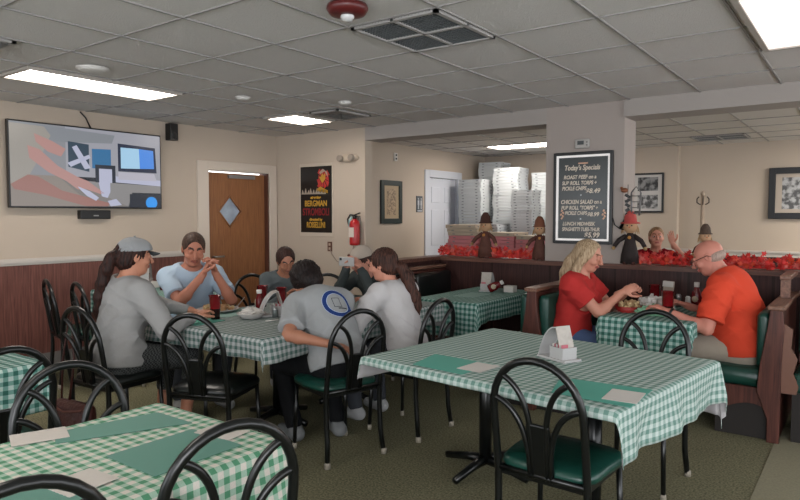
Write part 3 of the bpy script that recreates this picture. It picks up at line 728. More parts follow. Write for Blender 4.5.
def booth(name, label, x, y0_, y1_, sides, top, vin, depth=.46):
    """bench(es) on a shared back at plane x; sides: list of +1/-1"""
    t = thing(name, label, 'booth bench', (x, y0_, 0)); Ly = y1_-y0_
    for s in sides:
        a, b_ = sorted((s*.035, s*.115)); rbox(MB(), (a, .045, .47), (b_, Ly, top-.03), .028).build('back_cushion', vin, t)
        a, b_ = sorted((s*.06, s*depth)); rbox(MB(), (a, .045, .33), (b_, Ly, .46), .045).build('seat_cushion', vin, t)
        pts = [(s*.03, .335), (s*.03, .0), (s*(depth-.09), .0), (s*(depth-.09), .2), (s*depth, .24), (s*depth, .335)]
        MB().prism(pts, 1, .06, Ly).build('base', mat('bench_base', '#1b1512', .6), t)
        # shaped end apron with a scalloped lower edge
        ap = [(s*.03, .34), (s*.03, .16)]+[(s*(.03+(depth-.03)*k/10), .19+.045*math.sin(k/10*PI*1.5+.3)) for k in range(1, 11)]+[(s*depth, .34)]
        MB().prism(ap, 1, .025, .05).build('end_apron', bwood, t)
        MB().b2((s*(depth-.03), .05, .22), (s*(depth-.005), Ly, .34)).build('front_apron', bwood, t)
    w_ = .035
    po = []
    left = [(-w_, top), (-w_*1.3, .75), (-.085 if -1 in sides else -w_, .5), (-.10 if -1 in sides else -w_, .33), (-w_, .15), (-w_, 0)]
    right = [(w_, 0), (w_, .15), (.10 if 1 in sides else w_, .33), (.085 if 1 in sides else w_, .5), (w_*1.3, .75), (w_, top)]
    MB().prism(left+right, 1, 0, .04).build('end_panel', bwood, t, bevel=.004)
    MB().b2((-.03, .04, .02), (.03, Ly, top-.01)).build('back_panel', bwood, t)
    MB().b2((-.05, -.015, top-.0), (.05, Ly, top+.028)).build('top_rail', bwoody, t, bevel=.006)
    return t
booth('booth_bench', 'dark booth bench in the corner behind the ponytailed girl', -3.60, 5.0, 5.66, [1], .93, vdark)
booth('booth_bench', 'green double booth bench with the blond woman sitting on it', -2.03, 4.42, 5.66, [1, -1], .895, vgreen, .44)
bc = booth('booth_bench', 'green booth bench with wooden end post under the bald man', -.47, 4.68, 5.66, [-1], .86, vgreen, .44)
# stepped up rail at the wall end of that bench
f = MB(); f.b2((-.03, .50, .88), (.03, .54, 1.02)); f.build('rail_post', bwoody, bc)
MB().b2((-.035, .48, 1.015), (.035, .98, 1.045)).build('upper_rail', bwoody, bc, bevel=.005)
scb = [(.03, .78), (.09, .74), (.085, .62), (.12, .55), (.10, .46), (.13, .38), (.12, .33), (.03, .33)]
MB().prism(scb, 1, .02, .05).build('scalloped_bracket', mat('bracket_wood', '#6d4a3c', .45), bc)
t = thing('booth_bench', 'dark green bench back under the garland at the far right edge', 'booth bench', (-.38, 5.12, 0))
MB().b2((0, .0, .50), (1.2, .10, .90)).build('back_cushion', vgreen, t, bevel=.03)
MB().b2((0, .10, 0), (1.2, .14, .93)).build('back_panel', bwood, t)
MB().b2((0, -.40, .33), (1.2, .0, .46)).build('seat_cushion', vgreen, t, bevel=.03)
MB().b2((0, -.34, 0), (1.2, .10, .33)).build('base', mat('bench_base', '#1b1512', .6), t)
MB().b2((0, -.01, .93), (1.2, .16, .955)).build('top_rail', bwoody, t)

# ---------------------------------------------------------------- pizza boxes
boxw = mat('box_white', '#b9bdbf', .75, noise=.03, nscale=8); boxt = mat('box_tan', '#ad9f8d', .75, noise=.05, nscale=8); boxp = mat('box_pink', '#c47a80', .7, noise=.06, nscale=8)
foldt = mat('folding_top', '#8f8d88', .5)
def storage_table(x0, x1, y0_, y1_, z, label):
    t = thing('folding_table', label, 'table', ((x0+x1)/2, (y0_+y1_)/2, 0)); hx, hy = (x1-x0)/2, (y1_-y0_)/2
    MB().box((0, 0, z-.02), (2*hx, 2*hy, .04)).build('tabletop', foldt, t, bevel=.006)
    for sx_ in (-1, 1):
        for sy_ in (-1, 1): MB().tube([(sx_*(hx-.08), sy_*(hy-.08), 0), (sx_*(hx-.08), sy_*(hy-.08), z-.03)], .014, 8).build('leg', MATS['steel'], t)
    return t
storage_table(-5.30, -3.75, 8.42, 9.82, .75, 'folding table carrying the tall white pizza box stacks')
storage_table(-4.75, -3.15, 7.32, 7.88, .75, 'folding table carrying the low tan and pink box stacks')
_bm = {}
def box_proto(w_, h_, m, key):
    if key in _bm: return _bm[key]
    mb = MB(); mb.box((0, 0, h_/2), (w_-.006, w_-.006, h_-.005))
    for s in (-1, 1):
        mb.box((s*w_*.5, 0, h_*.9), (.006, w_*.98, h_*.14)); mb.box((0, s*w_*.5, h_*.9), (w_*.98, .006, h_*.14))
    mb.cur = 1
    for q in (-.3, .3):
        mb.box((w_*q, -w_*.502, h_*.45), (.035, .003, .012)); mb.box((w_*.502, w_*q, h_*.45), (.003, .035, .012))
    o = mb.build('pizza_box', [m, mat('box_slot', '#74777a', .8)]); _bm[key] = o.data; return o
ORD = ['first','second','third','fourth','fifth','sixth','seventh','eighth','ninth','tenth','eleventh','twelfth','thirteenth','fourteenth','fifteenth','sixteenth','seventeenth','eighteenth','nineteenth','twentieth']+['twenty-'+t_ for t_ in ('first','second','third','fourth','fifth','sixth','seventh','eighth','ninth')]+['thirtieth']+['thirty-'+t_ for t_ in ('first','second','third','fourth','fifth')]
def stack(x, y, z0, ztop, w_, m, key, label, rz=0, toplabel=None, hbox=.046, jit=.008):
    n = max(1, round((ztop-z0)/hbox)); h_ = (ztop-z0)/n; rnd = random.Random(hash(key) % 1 if 0 else int(abs(x*1000)+abs(y*100)))
    for k in range(n):
        mm = m(k, n) if callable(m) else m; ky = '%s%s' % (key, mm.name)
        if ky in _bm and not isinstance(_bm[ky], bpy.types.Object):
            o = bpy.data.objects.new('pizza_box', _bm[ky]); COL.objects.link(o)
        else: o = box_proto(w_, h_, mm, ky)
        jx = jit*math.sin(k*.9+x*7)+rnd.uniform(-.004, .004)
        o.location = (x+jx, y+rnd.uniform(-.006, .006), z0+k*h_); o.rotation_euler = (0, 0, rz+rnd.uniform(-.03, .03))
        lb_ = label(k, n) if callable(label) else label
        tag(o, toplabel if (k == n-1 and toplabel) else lb_.replace(' in the ', ' %s from top of ' % ORD[n-1-k], 1), 'pizza box', 'pizza boxes: '+key)
stack(-5.04, 8.9, .751, 2.02, .41, boxw, 'stack beside the white door', 'white pizza box in the tall stack by the door', 0, 'topmost white pizza box of the tall stack beside the white door')
stack(-5.08, 9.58, .751, 2.33, .40, boxw, 'corner stack', 'white pizza box in the tallest corner stack', .1, 'topmost white pizza box of the tallest stack in the far corner')
stack(-4.53, 9.08, .751, 2.19, .41, boxw, 'middle stack', 'white pizza box in the wide tall middle stack', .04, 'topmost white pizza box of the wide tall middle stack')
stack(-4.06, 9.45, .751, 2.12, .41, boxw, 'stack beside the column', 'white pizza box in the tall stack beside the column', 0, 'topmost white pizza box of the stack half hidden by the column')
stack(-4.10, 8.72, .751, 1.83, .33, boxw, 'small box stack', 'small white pizza box in the small front stack', .03, 'topmost small white pizza box of the front stack', .040)
stack(-4.56, 8.60, .751, 1.34, .36, boxw, 'low white stack', 'white pizza box in the low stack between the scarecrow and the middle stack', -.1, 'topmost box of the low white stack', .042)
tp = lambda k, n: boxt if k >= n-3 else boxp
tl = lambda side: (lambda k, n: ('tan' if k >= n-3 else 'pink')+' pizza box in the '+side)
stack(-4.42, 7.6, .751, 1.34, .44, tp, 'left low stack', tl('low slanting stack by the door'), .12, 'topmost tan box of the low slanting stack before the white door', .05, .03)
tp2 = lambda k, n: boxt if k >= n-1 else boxp
tl2 = lambda side: (lambda k, n: ('tan' if k >= n-1 else 'pink')+' pizza box in the '+side)
stack(-3.84, 7.6, .751, 1.245, .42, tp2, 'middle low stack', tl2('low stack between the scarecrows'), 0, None, .05, .004)
stack(-3.40, 7.6, .751, 1.21, .42, tp2, 'right low stack', tl2('low stack beside the column'), -.05, None, .05, .004)

# ---------------------------------------------------------------- garlands of red maple leaves
leafm = mat('leaf_red', '#bf2b27', .55, noise=.5, nscale=25); leafo = mat('leaf_orange', '#c9452c', .55, noise=.3, nscale=25); leafp = mat('leaf_pink', '#c0574f', .5, noise=.3, nscale=25)
def garland(p0, p1, n, w_, h_, label, seed, name='leaf_garland'):
    rnd = random.Random(seed); mb = MB(); p0, p1 = Vector(p0), Vector(p1)
    mb.tube([p0.lerp(p1, i/20)+Vector((0, 0, .012+.006*math.sin(i))) for i in range(21)], .006, 6)
    prof = [(0, -.5), (.12, -.18), (.45, -.28), (.3, -.05), (.52, .2), (.22, .16), (.16, .28), (0, .55), (-.16, .28), (-.22, .16), (-.52, .2), (-.3, -.05), (-.45, -.28), (-.12, -.18)]
    for i in range(n):
        mb.cur = rnd.choice((0, 0, 0, 1, 2)); s = rnd.uniform(.035, .065)
        c = p0.lerp(p1, rnd.random())+Vector((0, rnd.uniform(-w_, w_), abs(rnd.gauss(0, .5))*h_*.8+s*.35))
        c.z = min(c.z, p0.z+h_)
        R_ = Matrix.Rotation(rnd.uniform(-.7, .7), 3, 'Z') @ Matrix.Rotation(PI/2+rnd.uniform(-.8, .8), 3, 'X') @ Matrix.Rotation(rnd.uniform(0, 6.28), 3, 'Z')
        vs = [c+R_ @ Vector((x*s, y*s, .12*s*(x*x))) for x, y in prof]+[c+R_ @ Vector((0, 0, .003))]
        k = len(prof); mb.add(vs, [(j, (j+1) % k, k) for j in range(k)])
    o = mb.build(name, [leafm, leafo, leafp], fix=False)
    return tag(o, label, 'garland')
garland((-3.72, YB+.07, LZ), (-2.55, YB+.07, LZ), 300, .06, .10, 'red maple leaf garland on the ledge before the pizza boxes', 1)
garland((-1.72, YB+.06, LZ), (1.6, YB+.06, LZ), 850, .06, .12, 'long red maple leaf garland on the ledge right of the column', 2)
garland((-.36, 5.19, .955), (.4, 5.19, .955), 90, .05, .10, 'red leaf garland on the bench back at the far right edge', 3)
# little autumn leaf standing pieces, scarecrows
straw = mat('straw', '#9a7c54', .8)
def scarecrow(x, y, z, h_, dress, hat, face, label, rz=0, arms=True, hatbrim=.36):
    t = thing('scarecrow_doll', label, 'doll', (x, y, z), rz); s = h_
    MB().lathe([(.001, .02*s), (.17*s, .02*s), (.155*s, .18*s), (.10*s, .42*s), (.085*s, .52*s), (.04*s, .6*s), (.001, .6*s)]).build('dress', dress, t)
    MB().ball((0, 0, .70*s), .125*s, 16, 12, (1, .9, 1.05)).build('head', face, t)
    f = MB(); f.lathe([(.001, .755*s), (hatbrim*.42*s, .755*s), (hatbrim*.42*s, .775*s), (.12*s, .79*s), (.105*s, .9*s), (.05*s, .99*s), (.001, 1.0*s)]); f.build('hat', hat, t)
    f = MB()
    for k in range(22):
        q = -.3+k/21*(PI+.6); c_ = math.cos(q)
        f.tube([(c_*.10*s, .03*s+.02*s*math.sin(k), .76*s), (c_*.15*s, .02*s, .66*s-.02*s*(k % 3)), (c_*.16*s, 0, .60*s-.03*s*(k % 2))], .006*s, 4)
    f.build('hair', straw, t)
    if arms:
        for sd in (-1, 1):
            a_ = MB().tube([(sd*.06*s, 0, .53*s), (sd*.20*s, -.03*s, .44*s), (sd*.27*s, -.08*s, .33*s)], [.05*s, .045*s, .04*s], 8).build('arm', dress, t)
            MB().ball((sd*.28*s, -.09*s, .30*s), .035*s).build('hand', straw, a_)
    for sd in (-1, 1):
        MB().ball((sd*.04*s, -.105*s, .72*s), .014*s, 8, 6).build('eye', black, t)
        MB().ball((sd*.07*s, -.09*s, .03*s), .05*s, 8, 6, (1, 1.5, .8)).build('shoe', mat('doll_shoe', '#4a2620', .6), t)
    MB().ball((0, -.12*s, .69*s), .014*s, 8, 6).build('nose', mat('doll_nose', '#b0552f', .6), t)
    MB().lathe([(.03*s, -.01), (.03*s, .01), (.001, .01)], (.0, -.10*s, .5*s), 10, Matrix.Rotation(PI/2, 3, 'X')).build('button', mat('doll_button', '#b07a3a', .6), t)
    return t
brn = mat('doll_brown', '#4d2c22', .8, noise=.4, nscale=40); brn2 = mat('doll_hat', '#3c2018', .8); dface = mat('doll_face', '#a88565', .8); drs = mat('doll_dark', '#241b1a', .8, noise=.3, nscale=40)
scarecrow(-3.145, YB+.03, LZ, .46, brn, brn2, dface, 'small brown scarecrow doll on the ledge before the pizza boxes', .1)
scarecrow(-2.56, YB+.03, LZ, .42, brn, mat('doll_hat_b', '#6a3f2c', .8), dface, 'brown scarecrow doll on the ledge touching the left side of the column', .4)
scarecrow(-1.70, YB-.0, LZ, .47, drs, mat('doll_hat_red', '#a8433f', .7, noise=.3, nscale=30), dface, 'scarecrow doll in dark dress and red hat right of the column', .15, True, .42)
scarecrow(-1.10, YB+.02, LZ, .36, brn, mat('doll_plaid', '#4b3b30', .8, noise=.6, nscale=60), dface, 'scarecrow doll in plaid hat behind the bald head', .5)
# hanging ornament on the column edge
t = thing('hanging_ornament', 'hanging ornament of bird and dark chimes on the column edge', 'ornament', (-1.72, YB-.02, 1.40))
MB().tube([(0, .0, .03), (.0, 0, .33)], .003, 6).build('string', black, t)
f = MB(); f.ball((-.03, 0, .28), .022, 10, 8, (1.5, .8, 1)); f.ball((-.055, 0, .30), .013); f.build('bird', mat('copper', '#7d4c33', .4, .3), t)
f = MB()
for k in range(5): f.box((0, 0, .23-.04*k), (.05-.004*k, .02, .024), 0, Matrix.Rotation(.5*(-1)**k, 3, 'Y'))
f.build('chime', black, t)
f = MB(); f.tube([(.03, 0, .26), (.07, 0, .31), (.11, 0, .26)], .006, 6); f.tube([(.03, 0, .26), (.035, 0, .06)], .008, 6); f.tube([(.11, 0, .26), (.10, 0, .06)], .008, 6)
for k in range(4): f.tube([(.035, 0, .08+.05*k), (.10, 0, .08+.05*k)], .005, 6)
f.build('metal_ladder', mat('ladder_grey', '#6d6c6c', .4, .4), t)
f = MB(); f.tube([(-.06, 0, -.05), (-.02, 0, .02), (.02, 0, .06)], .014, 6); f.build('tassel', black, t)
# ---------------------------------------------------------------- things on the tables
teal = mat('placemat_teal', '#4d9c8c', .6); teal2 = mat('placemat_grey_teal', '#4f7f72', .6); papern = mat('napkin_paper', '#b9b3ac', .85, noise=.04, nscale=60, bump=.2, bscale=120)
papw = mat('napkin_white', '#c4c0bb', .85, bump=.15, bscale=120)
def sheet(name, corners, m, label, cat, th=.0012, z=TZ+.0015, group=None):
    cx_ = sum(c[0] for c in corners)/4; cy_ = sum(c[1] for c in corners)/4
    # refine to real rectangle pieces, serrated edge
    pts = []
    for i in range(4):
        a, b_ = Vector(corners[i]), Vector(corners[(i+1) % 4]); n = 16; nrm = Vector((b_.y-a.y, a.x-b_.x)).normalized()
        for k in range(n): p = a.lerp(b_, k/n)+nrm*(.0015 if k % 2 else 0); pts.append((p.x-cx_, p.y-cy_))
    o = MB().prism(pts, 2, 0, th).build(name, m, loc=(cx_, cy_, z)); return tag(o, label, cat, group)
def rect(cx_, cy_, w_, h_, a):
    c, s = math.cos(math.radians(a)), math.sin(math.radians(a))
    return [(cx_+c*x-s*y, cy_+s*x+c*y) for x, y in ((-w_/2, -h_/2), (w_/2, -h_/2), (w_/2, h_/2), (-w_/2, h_/2))]
sheet('placemat', [(-1.75, 2.49), (-1.46, 2.46), (-1.44, 2.72), (-1.79, 2.745)], teal, 'teal paper placemat on the big bare table, left one', 'placemat')
sheet('placemat', [(-1.02, 2.42), (-.70, 2.40), (-.70, 2.70), (-1.08, 2.67)], teal, 'bright teal paper placemat at the right end of the big bare table', 'placemat')
sheet('napkin', rect(-1.465, 2.62, .13, .17, -5), papw, 'white paper napkin right of the left placemat on the big bare table', 'napkin', z=TZ+.003)
sheet('napkin', rect(-.765, 2.535, .13, .17, 4), papw, 'white paper napkin on the right teal placemat of the big bare table', 'napkin', z=TZ+.003)
sheet('placemat', [(-2.03, .955), (-1.86, 1.33), (-2.06, 1.33), (-2.14, 1.0)], teal2, 'grey teal placemat on the far edge of the front left table', 'placemat')
sheet('placemat', rect(-1.68, 1.14, .25, .30, 0), teal2, 'grey teal placemat on the near edge of the front left table', 'placemat')
sheet('placemat', rect(-1.66, .66, .25, .34, 2), teal2, 'teal placemat cut by the bottom picture edge', 'placemat')
sheet('napkin', rect(-2.14, .955, .16, .12, 70), papern, 'beige paper napkin at the far left edge of the front left table', 'napkin', z=TZ+.003)
sheet('napkin', rect(-1.68, .85, .13, .14, 5), papern, 'beige paper napkin on the middle of the front left table', 'napkin', z=TZ+.003)
sheet('napkin', rect(-1.70, 1.33, .15, .10, 8), papern, 'beige paper napkin beside the near placemat of the front left table', 'napkin', z=TZ+.003)
sheet('placemat', rect(-3.69, 2.66, .36, .24, 5), teal, 'teal placemat before the capped woman', 'placemat')
sheet('placemat', rect(-3.75, 3.05, .26, .38, 0), mat('placemat_pale', '#7f9f98', .6), 'pale placemat under the plate of the man in pale blue', 'placemat')
sheet('placemat', rect(-2.87, 5.02, .22, .34, 0), mat('placemat_pale', '#7f9f98', .6), 'pale green placemat on the empty corner booth table', 'placemat')
sheet('placemat', rect(-5.72, 3.46, .36, .24, 0), teal, 'teal placemat on the small table by the panelled wall', 'placemat')

cupred = mat('cup_red', '#6e0f16', .18, spec=.6, coat=.3); cola = mat('cup_dark', '#260b0c', .2, spec=.6)
def tumbler(x, y, label, h_=.165, rb=.030, rt=.042, fill=.45, z=TZ+.001, group='red tumblers'):
    t = thing('tumbler', label, 'cup', (x, y, z), 0, group)
    zf = h_*fill; rf = rb+(rt-rb)*fill
    MB().lathe([(.001, .0), (rb, 0), (rf, zf)], cap=False).build('lower_cup', cola, t)
    o = MB().lathe([(rf, zf), (rt, h_), (rt+.002, h_), (rt-.003, h_), (rf-.003, zf)], cap=False).build('upper_cup', cupred, t)
    MB().lathe([(.001, zf-.002), (rf-.003, zf-.002)], cap=False).build('drink', mat('drink', '#2a0d0b', .1, spec=.7), t)
    return t
tumbler(-3.62, 2.79, 'red tumbler half full in front of the man in pale blue')
tumbler(-3.83, 3.40, 'red tumbler behind the ketchup on the crowded table', .165, .03, .044, .1)
tumbler(-3.72, 3.50, 'red tumbler right behind the menu tent on the crowded table', .15, .03, .042, .1)
tumbler(-3.03, 2.98, 'bright red tumbler at the face of the curly haired boy', .185, .032, .05, .05)
tumbler(-1.155, 4.80, 'dark red tumbler by the bald man, nearer of the two', .175, .032, .044, .4)
tumbler(-1.37, 5.28, 'dark red tumbler by the wall side of the blond woman, farther of the two', .165, .032, .044, .4)
china = mat('china', '#b4b1ad', .25, spec=.5); foodm = mat('food_tan', '#a07a55', .7, noise=.5, nscale=60); foody = mat('food_cream', '#b59c74', .7, noise=.3, nscale=60)
def plate(x, y, r, label, food=None, deep=.02):
    t = thing('dinner_plate', label, 'plate', (x, y, TZ+.001))
    MB().lathe([(.001, 0), (r*.6, 0), (r*.7, .004), (r, deep), (r*1.01, deep+.004), (r*.97, deep+.004), (r*.68, .010), (.001, .008)], cap=False).build('dish', china, t)
    if food:
        rnd = random.Random(int(r*1000)); f = MB()
        for k in range(60):
            q = rnd.uniform(0, 6.28); rr = r*.7*rnd.random()**.6; f.cur = rnd.choice((0, 1))
            f.ball((rr*math.cos(q), rr*math.sin(q), .018+rnd.uniform(0, .022)), rnd.uniform(.010, .02), 6, 4)
        o = f.build('food', [foodm, foody], t, fix=False); o['kind'] = 'stuff'
    return t
plate(-3.90, 3.03, .155, 'white plate of chopped food under the elbows of the man in pale blue', True)
plate(-3.46, 2.97, .10, 'white dish holding a folded napkin beside the menu tent', None, .035)
def crumple(x, y, r, m, label, cat='napkin', seed=1, hh=.5, z=None, name='crumpled_napkin'):
    rnd = random.Random(seed); vs = []; n, m_ = 22, 12; fs = []
    for i in range(m_+1):
        tt = PI/2*i/m_
        for k in range(n):
            q = 2*PI*k/n; rr = r*(1+.22*math.sin(3*q+seed)+.14*math.sin(7*q+seed*2+i)+rnd.uniform(-.10, .10)); zz = rr*hh*math.cos(tt)*(1+rnd.uniform(-.15, .15))
            vs.append((rr*math.sin(tt)*math.cos(q), rr*math.sin(tt)*math.sin(q), max(0, zz)))
    for i in range(m_):
        for k in range(n): fs.append((i*n+k, (i+1)*n+k, (i+1)*n+(k+1) % n, i*n+(k+1) % n))
    o = MB().add(vs, fs, False).build(name, m, loc=(x, y, TZ+.001 if z is None else z), fix=False); return tag(o, label, cat)
crumple(-3.46, 2.97, .07, papw, 'folded white napkin lying in the white dish', seed=4, hh=.35, z=TZ+.036)
crumple(-3.70, 3.18, .055, papw, 'crumpled white napkin behind the white dish', seed=2)
tag(MB().tube([(-3.27, 2.93, TZ+.004), (-3.24, 3.02, TZ+.004)], .004, 6).build('straw_wrapper', papw), 'white straw wrapper lying on the grey checked cloth', 'wrapper')
t = thing('mobile_phone', 'small black phone at the edge of the crowded table', 'phone', (-2.95, 2.85, TZ+.002), .4)
MB().box((0, 0, .004), (.07, .14, .008)).build('case', black, t, bevel=.003); MB().box((0, 0, .0085), (.062, .128, .001)).build('screen', mat('phone_glass', '#15191c', .08), t)
t = thing('fork', 'fork standing off the food plate of the man in pale blue', 'fork', (-3.80, 3.12, TZ+.03))
MB().tube([(0, 0, 0), (-.03, .08, .04), (-.05, .12, .06)], .004, 6).build('handle', MATS['steel'], t)

acr = mat('acrylic', '#a9a8a7', .2, spec=.6); pinkp = mat('sugar_pink', '#b3646e', .6); menum = mat('menu_card', '#a8a199', .5, noise=.25, nscale=40)
shakeg = mat('shaker_glass', '#5b6260', .1, spec=.7)
def caddy(x, y, rz, label, s=1.0, z=TZ+.001, red_=True):
    t = thing('condiment_caddy', label, 'caddy', (x, y, z), rz)
    MB().box((0, 0, .006*s), (.20*s, .11*s, .012*s)).build('tray', acr, t, bevel=.002)
    # curved card holder rising from the tray
    a = []
    for k in range(13):
        q = k/12; a.append((-.095*s+.115*s*q**1.3, .012*s+.155*s*math.sin(q*PI/2)))
    f = MB(); out = [(px, pz) for px, pz in a]+[(px+.004, pz-.004) for px, pz in a[::-1]]
    f.prism(out, 1, -.05*s, .05*s); f.build('card_holder', acr, t)
    f = MB(); f.prism([(.02*s, .167*s), (.06*s, .05*s), (.064*s, .05*s), (.026*s, .168*s)], 1, -.045*s, .045*s); f.build('menu_card', menum, t)
    f = MB()
    for (cx_, cy_, wx, wy) in ((.03, -.045, .09, .003), (.03, .045, .09, .003), (-.015, 0, .003, .09), (.075, 0, .003, .09)): f.box((cx_*s, cy_*s, .04*s), (wx*s, wy*s, .056*s))
    f.build('packet_box', acr, t)
    for k in range(6): MB().box((.0*s+.012*k*s, -.02*s, .05*s), (.004, .04*s, .065*s), 0, Matrix.Rotation(.1*(k % 2), 3, 'Y')).build('sugar_packet', pinkp if k % 2 else papw, t)
    return t
def shaker(x, y, label, body, cap_, h_=.085):
    t = thing('shaker', label, 'shaker', (x, y, TZ+.001))
    MB().lathe([(.001, 0), (.021, 0), (.019, h_*.7), (.016, h_*.75)], cap=False).build('jar', body, t); MB().lathe([(.018, h_*.73), (.019, h_*.9), (.012, h_), (.001, h_)], cap=False).build('lid', cap_, t)
def ketchup(x, y, label, h_=.19, rot=None, z=None):
    t = thing('ketchup_bottle', label, 'bottle', (x, y, (TZ+.001) if z is None else z))
    Mx = Matrix.Diagonal((1, .7, 1))
    MB().lathe([(.001, 0), (.036, 0), (.04, .02), (.04, h_*.45), (.032, h_*.62), (.018, h_*.78), (.017, h_*.82), (.001, h_*.82)], M=Mx, cap=False).build('bottle_body', mat('ketchup_red', '#5d0d12', .25, spec=.5), t)
    MB().lathe([(.019, h_*.82), (.02, h_), (.001, h_)], cap=False).build('cap', papw, t)
    lb = MB(); lb.lathe([(.024, 0), (.024, .006), (.001, .006)], (-.0, -.0255, h_*.36), 8, Matrix.Rotation(PI/2, 3, 'X')); lb.build('paper_label', mat('ketchup_label', '#a89d86', .5), t)
    if rot: t.rotation_euler = rot
    return t
caddy(-1.235, 3.02, math.radians(-25), 'clear caddy with curved card holder and pink packets on the big bare table', 1.0)
caddy(-3.42, 3.14, math.radians(60), 'tent shaped card caddy with packets beside the white dish on the crowded table', 1.05)
caddy(-2.93, 5.40, math.radians(-75), 'white caddy on the empty corner booth table', 1.05)
caddy(-5.80, 3.62, math.radians(-40), 'white caddy on the small table by the panelled wall', 1.25, TZ+.062)
o = MB().box((0, 0, .03), (.26, .2, .058)).build('napkin_box', papw, bevel=.004, loc=(-5.80, 3.62, TZ+.001)); tag(o, 'white box under the caddy on the small table by the panelled wall', 'box')
ketchup(-5.45, 3.60, 'ketchup bottle on the small table by the panelled wall', .2)
ketchup(-3.73, 3.28, 'ketchup bottle beside the menu tent on the crowded table', .15).rotation_euler = (0, 0, -.8)
shaker(-3.36, 3.10, 'small shaker in front of the menu tent on the crowded table', shakeg, MATS['steel'], .07)
shaker(-3.28, 3.24, 'dark shaker pair right of the menu tent on the crowded table', mat('shaker_black', '#15181a', .3), MATS['steel'], .08)
ketchup(-2.86, 5.30, 'red ketchup bottle tipped over beside the white caddy on the corner booth table', .15, (0, math.radians(62), math.radians(20)), TZ+.03)
o = MB().box((0, 0, .03), (.10, .08, .06)).build('napkin_box', papw, bevel=.004, loc=(-2.70, 5.42, TZ+.001)); tag(o, 'small white box right of the tipped ketchup on the corner booth table', 'box')
ketchup(-1.07, 5.32, 'ketchup bottle with pale label beside the bald man', .20).rotation_euler = (0, 0, -.2)
shaker(-1.20, 5.32, 'glass salt shaker with steel lid by the ketchup on the booth table', shakeg, MATS['steel'], .1)
shaker(-1.145, 5.38, 'white shaker by the ketchup on the booth table', papw, papw, .08)
t = thing('card_stand', 'small white menu card standing behind the red tumblers on the booth table', 'sign', (-1.32, 5.50, TZ+.001), -.45)
MB().box((0, 0, .10), (.10, .006, .16), 0, Matrix.Rotation(-.12, 3, 'X')).build('card', mat('card_cream', '#a5978a', .5), t); MB().box((0, -.006, .155), (.10, .004, .045), 0, Matrix.Rotation(-.12, 3, 'X')).build('card_header', papw, t)
MB().box((0, 0, .008), (.1, .05, .016)).build('base', acr, t)
# food basket and wrapping papers
t = thing('food_basket', 'paper lined basket of food under the hands of the blond woman', 'basket', (-1.44, 4.85, TZ+.001))
MB().lathe([(.001, 0), (.075, 0), (.10, .045), (.104, .045), (.08, -.0)], M=Matrix.Diagonal((1, 1.25, 1)), cap=False).build('tray', mat('basket_red', '#8e2420', .5, noise=.6, nscale=50), t)
f = MB(); rnd = random.Random(5)
for k in range(40):
    q = rnd.uniform(0, 6.28); rr = .07*rnd.random()**.5; f.ball((rr*math.cos(q), rr*1.2*math.sin(q), .035+rnd.uniform(0, .035)), rnd.uniform(.01, .02), 6, 4)
f.build('food', foody, t, fix=False)['kind'] = 'stuff'
crumple(-1.44, 4.85, .10, mat('liner', '#a8978a', .8), 'paper liner spilling round the food basket', 'paper', 9, .12, name='paper_liner')
crumple(-1.30, 4.98, .12, papw, 'crumpled white wrapping paper between the basket and the red tumbler', 'paper', 6, .75, name='crumpled_paper')
crumple(-1.255, 4.80, .10, mat('wrap_green', '#7fae8f', .7, noise=.3, nscale=20), 'green printed wrapping paper at the table edge beside the red tumbler', 'paper', 3, .55, name='crumpled_paper')
# purse hanging at the capped woman's chair
t = thing('purse', 'brown woven leather purse hanging from the chair of the capped woman', 'purse', (-3.86, 1.93, .12), .1)
f = MB(); rbox(f, (-.17, -.06, 0), (.17, .05, .22), .045); pm = mat('purse_brown', '#43211d', .45, noise=.4, nscale=30, bump=.8, bscale=45); f.build('bag', pm, t)
MB().tube([(-.13, 0, .2), (-.14, .02, .45), (-.10, .055, .775), (-.07, .05, .45), (-.05, 0, .21)], .007, 6).build('strap', pm, t)
MB().tube([(-.17, -.065, .2), (0, -.07, .17), (.17, -.065, .2)], .008, 6).build('flap_seam', mat('purse_seam', '#5d342b', .5), t)
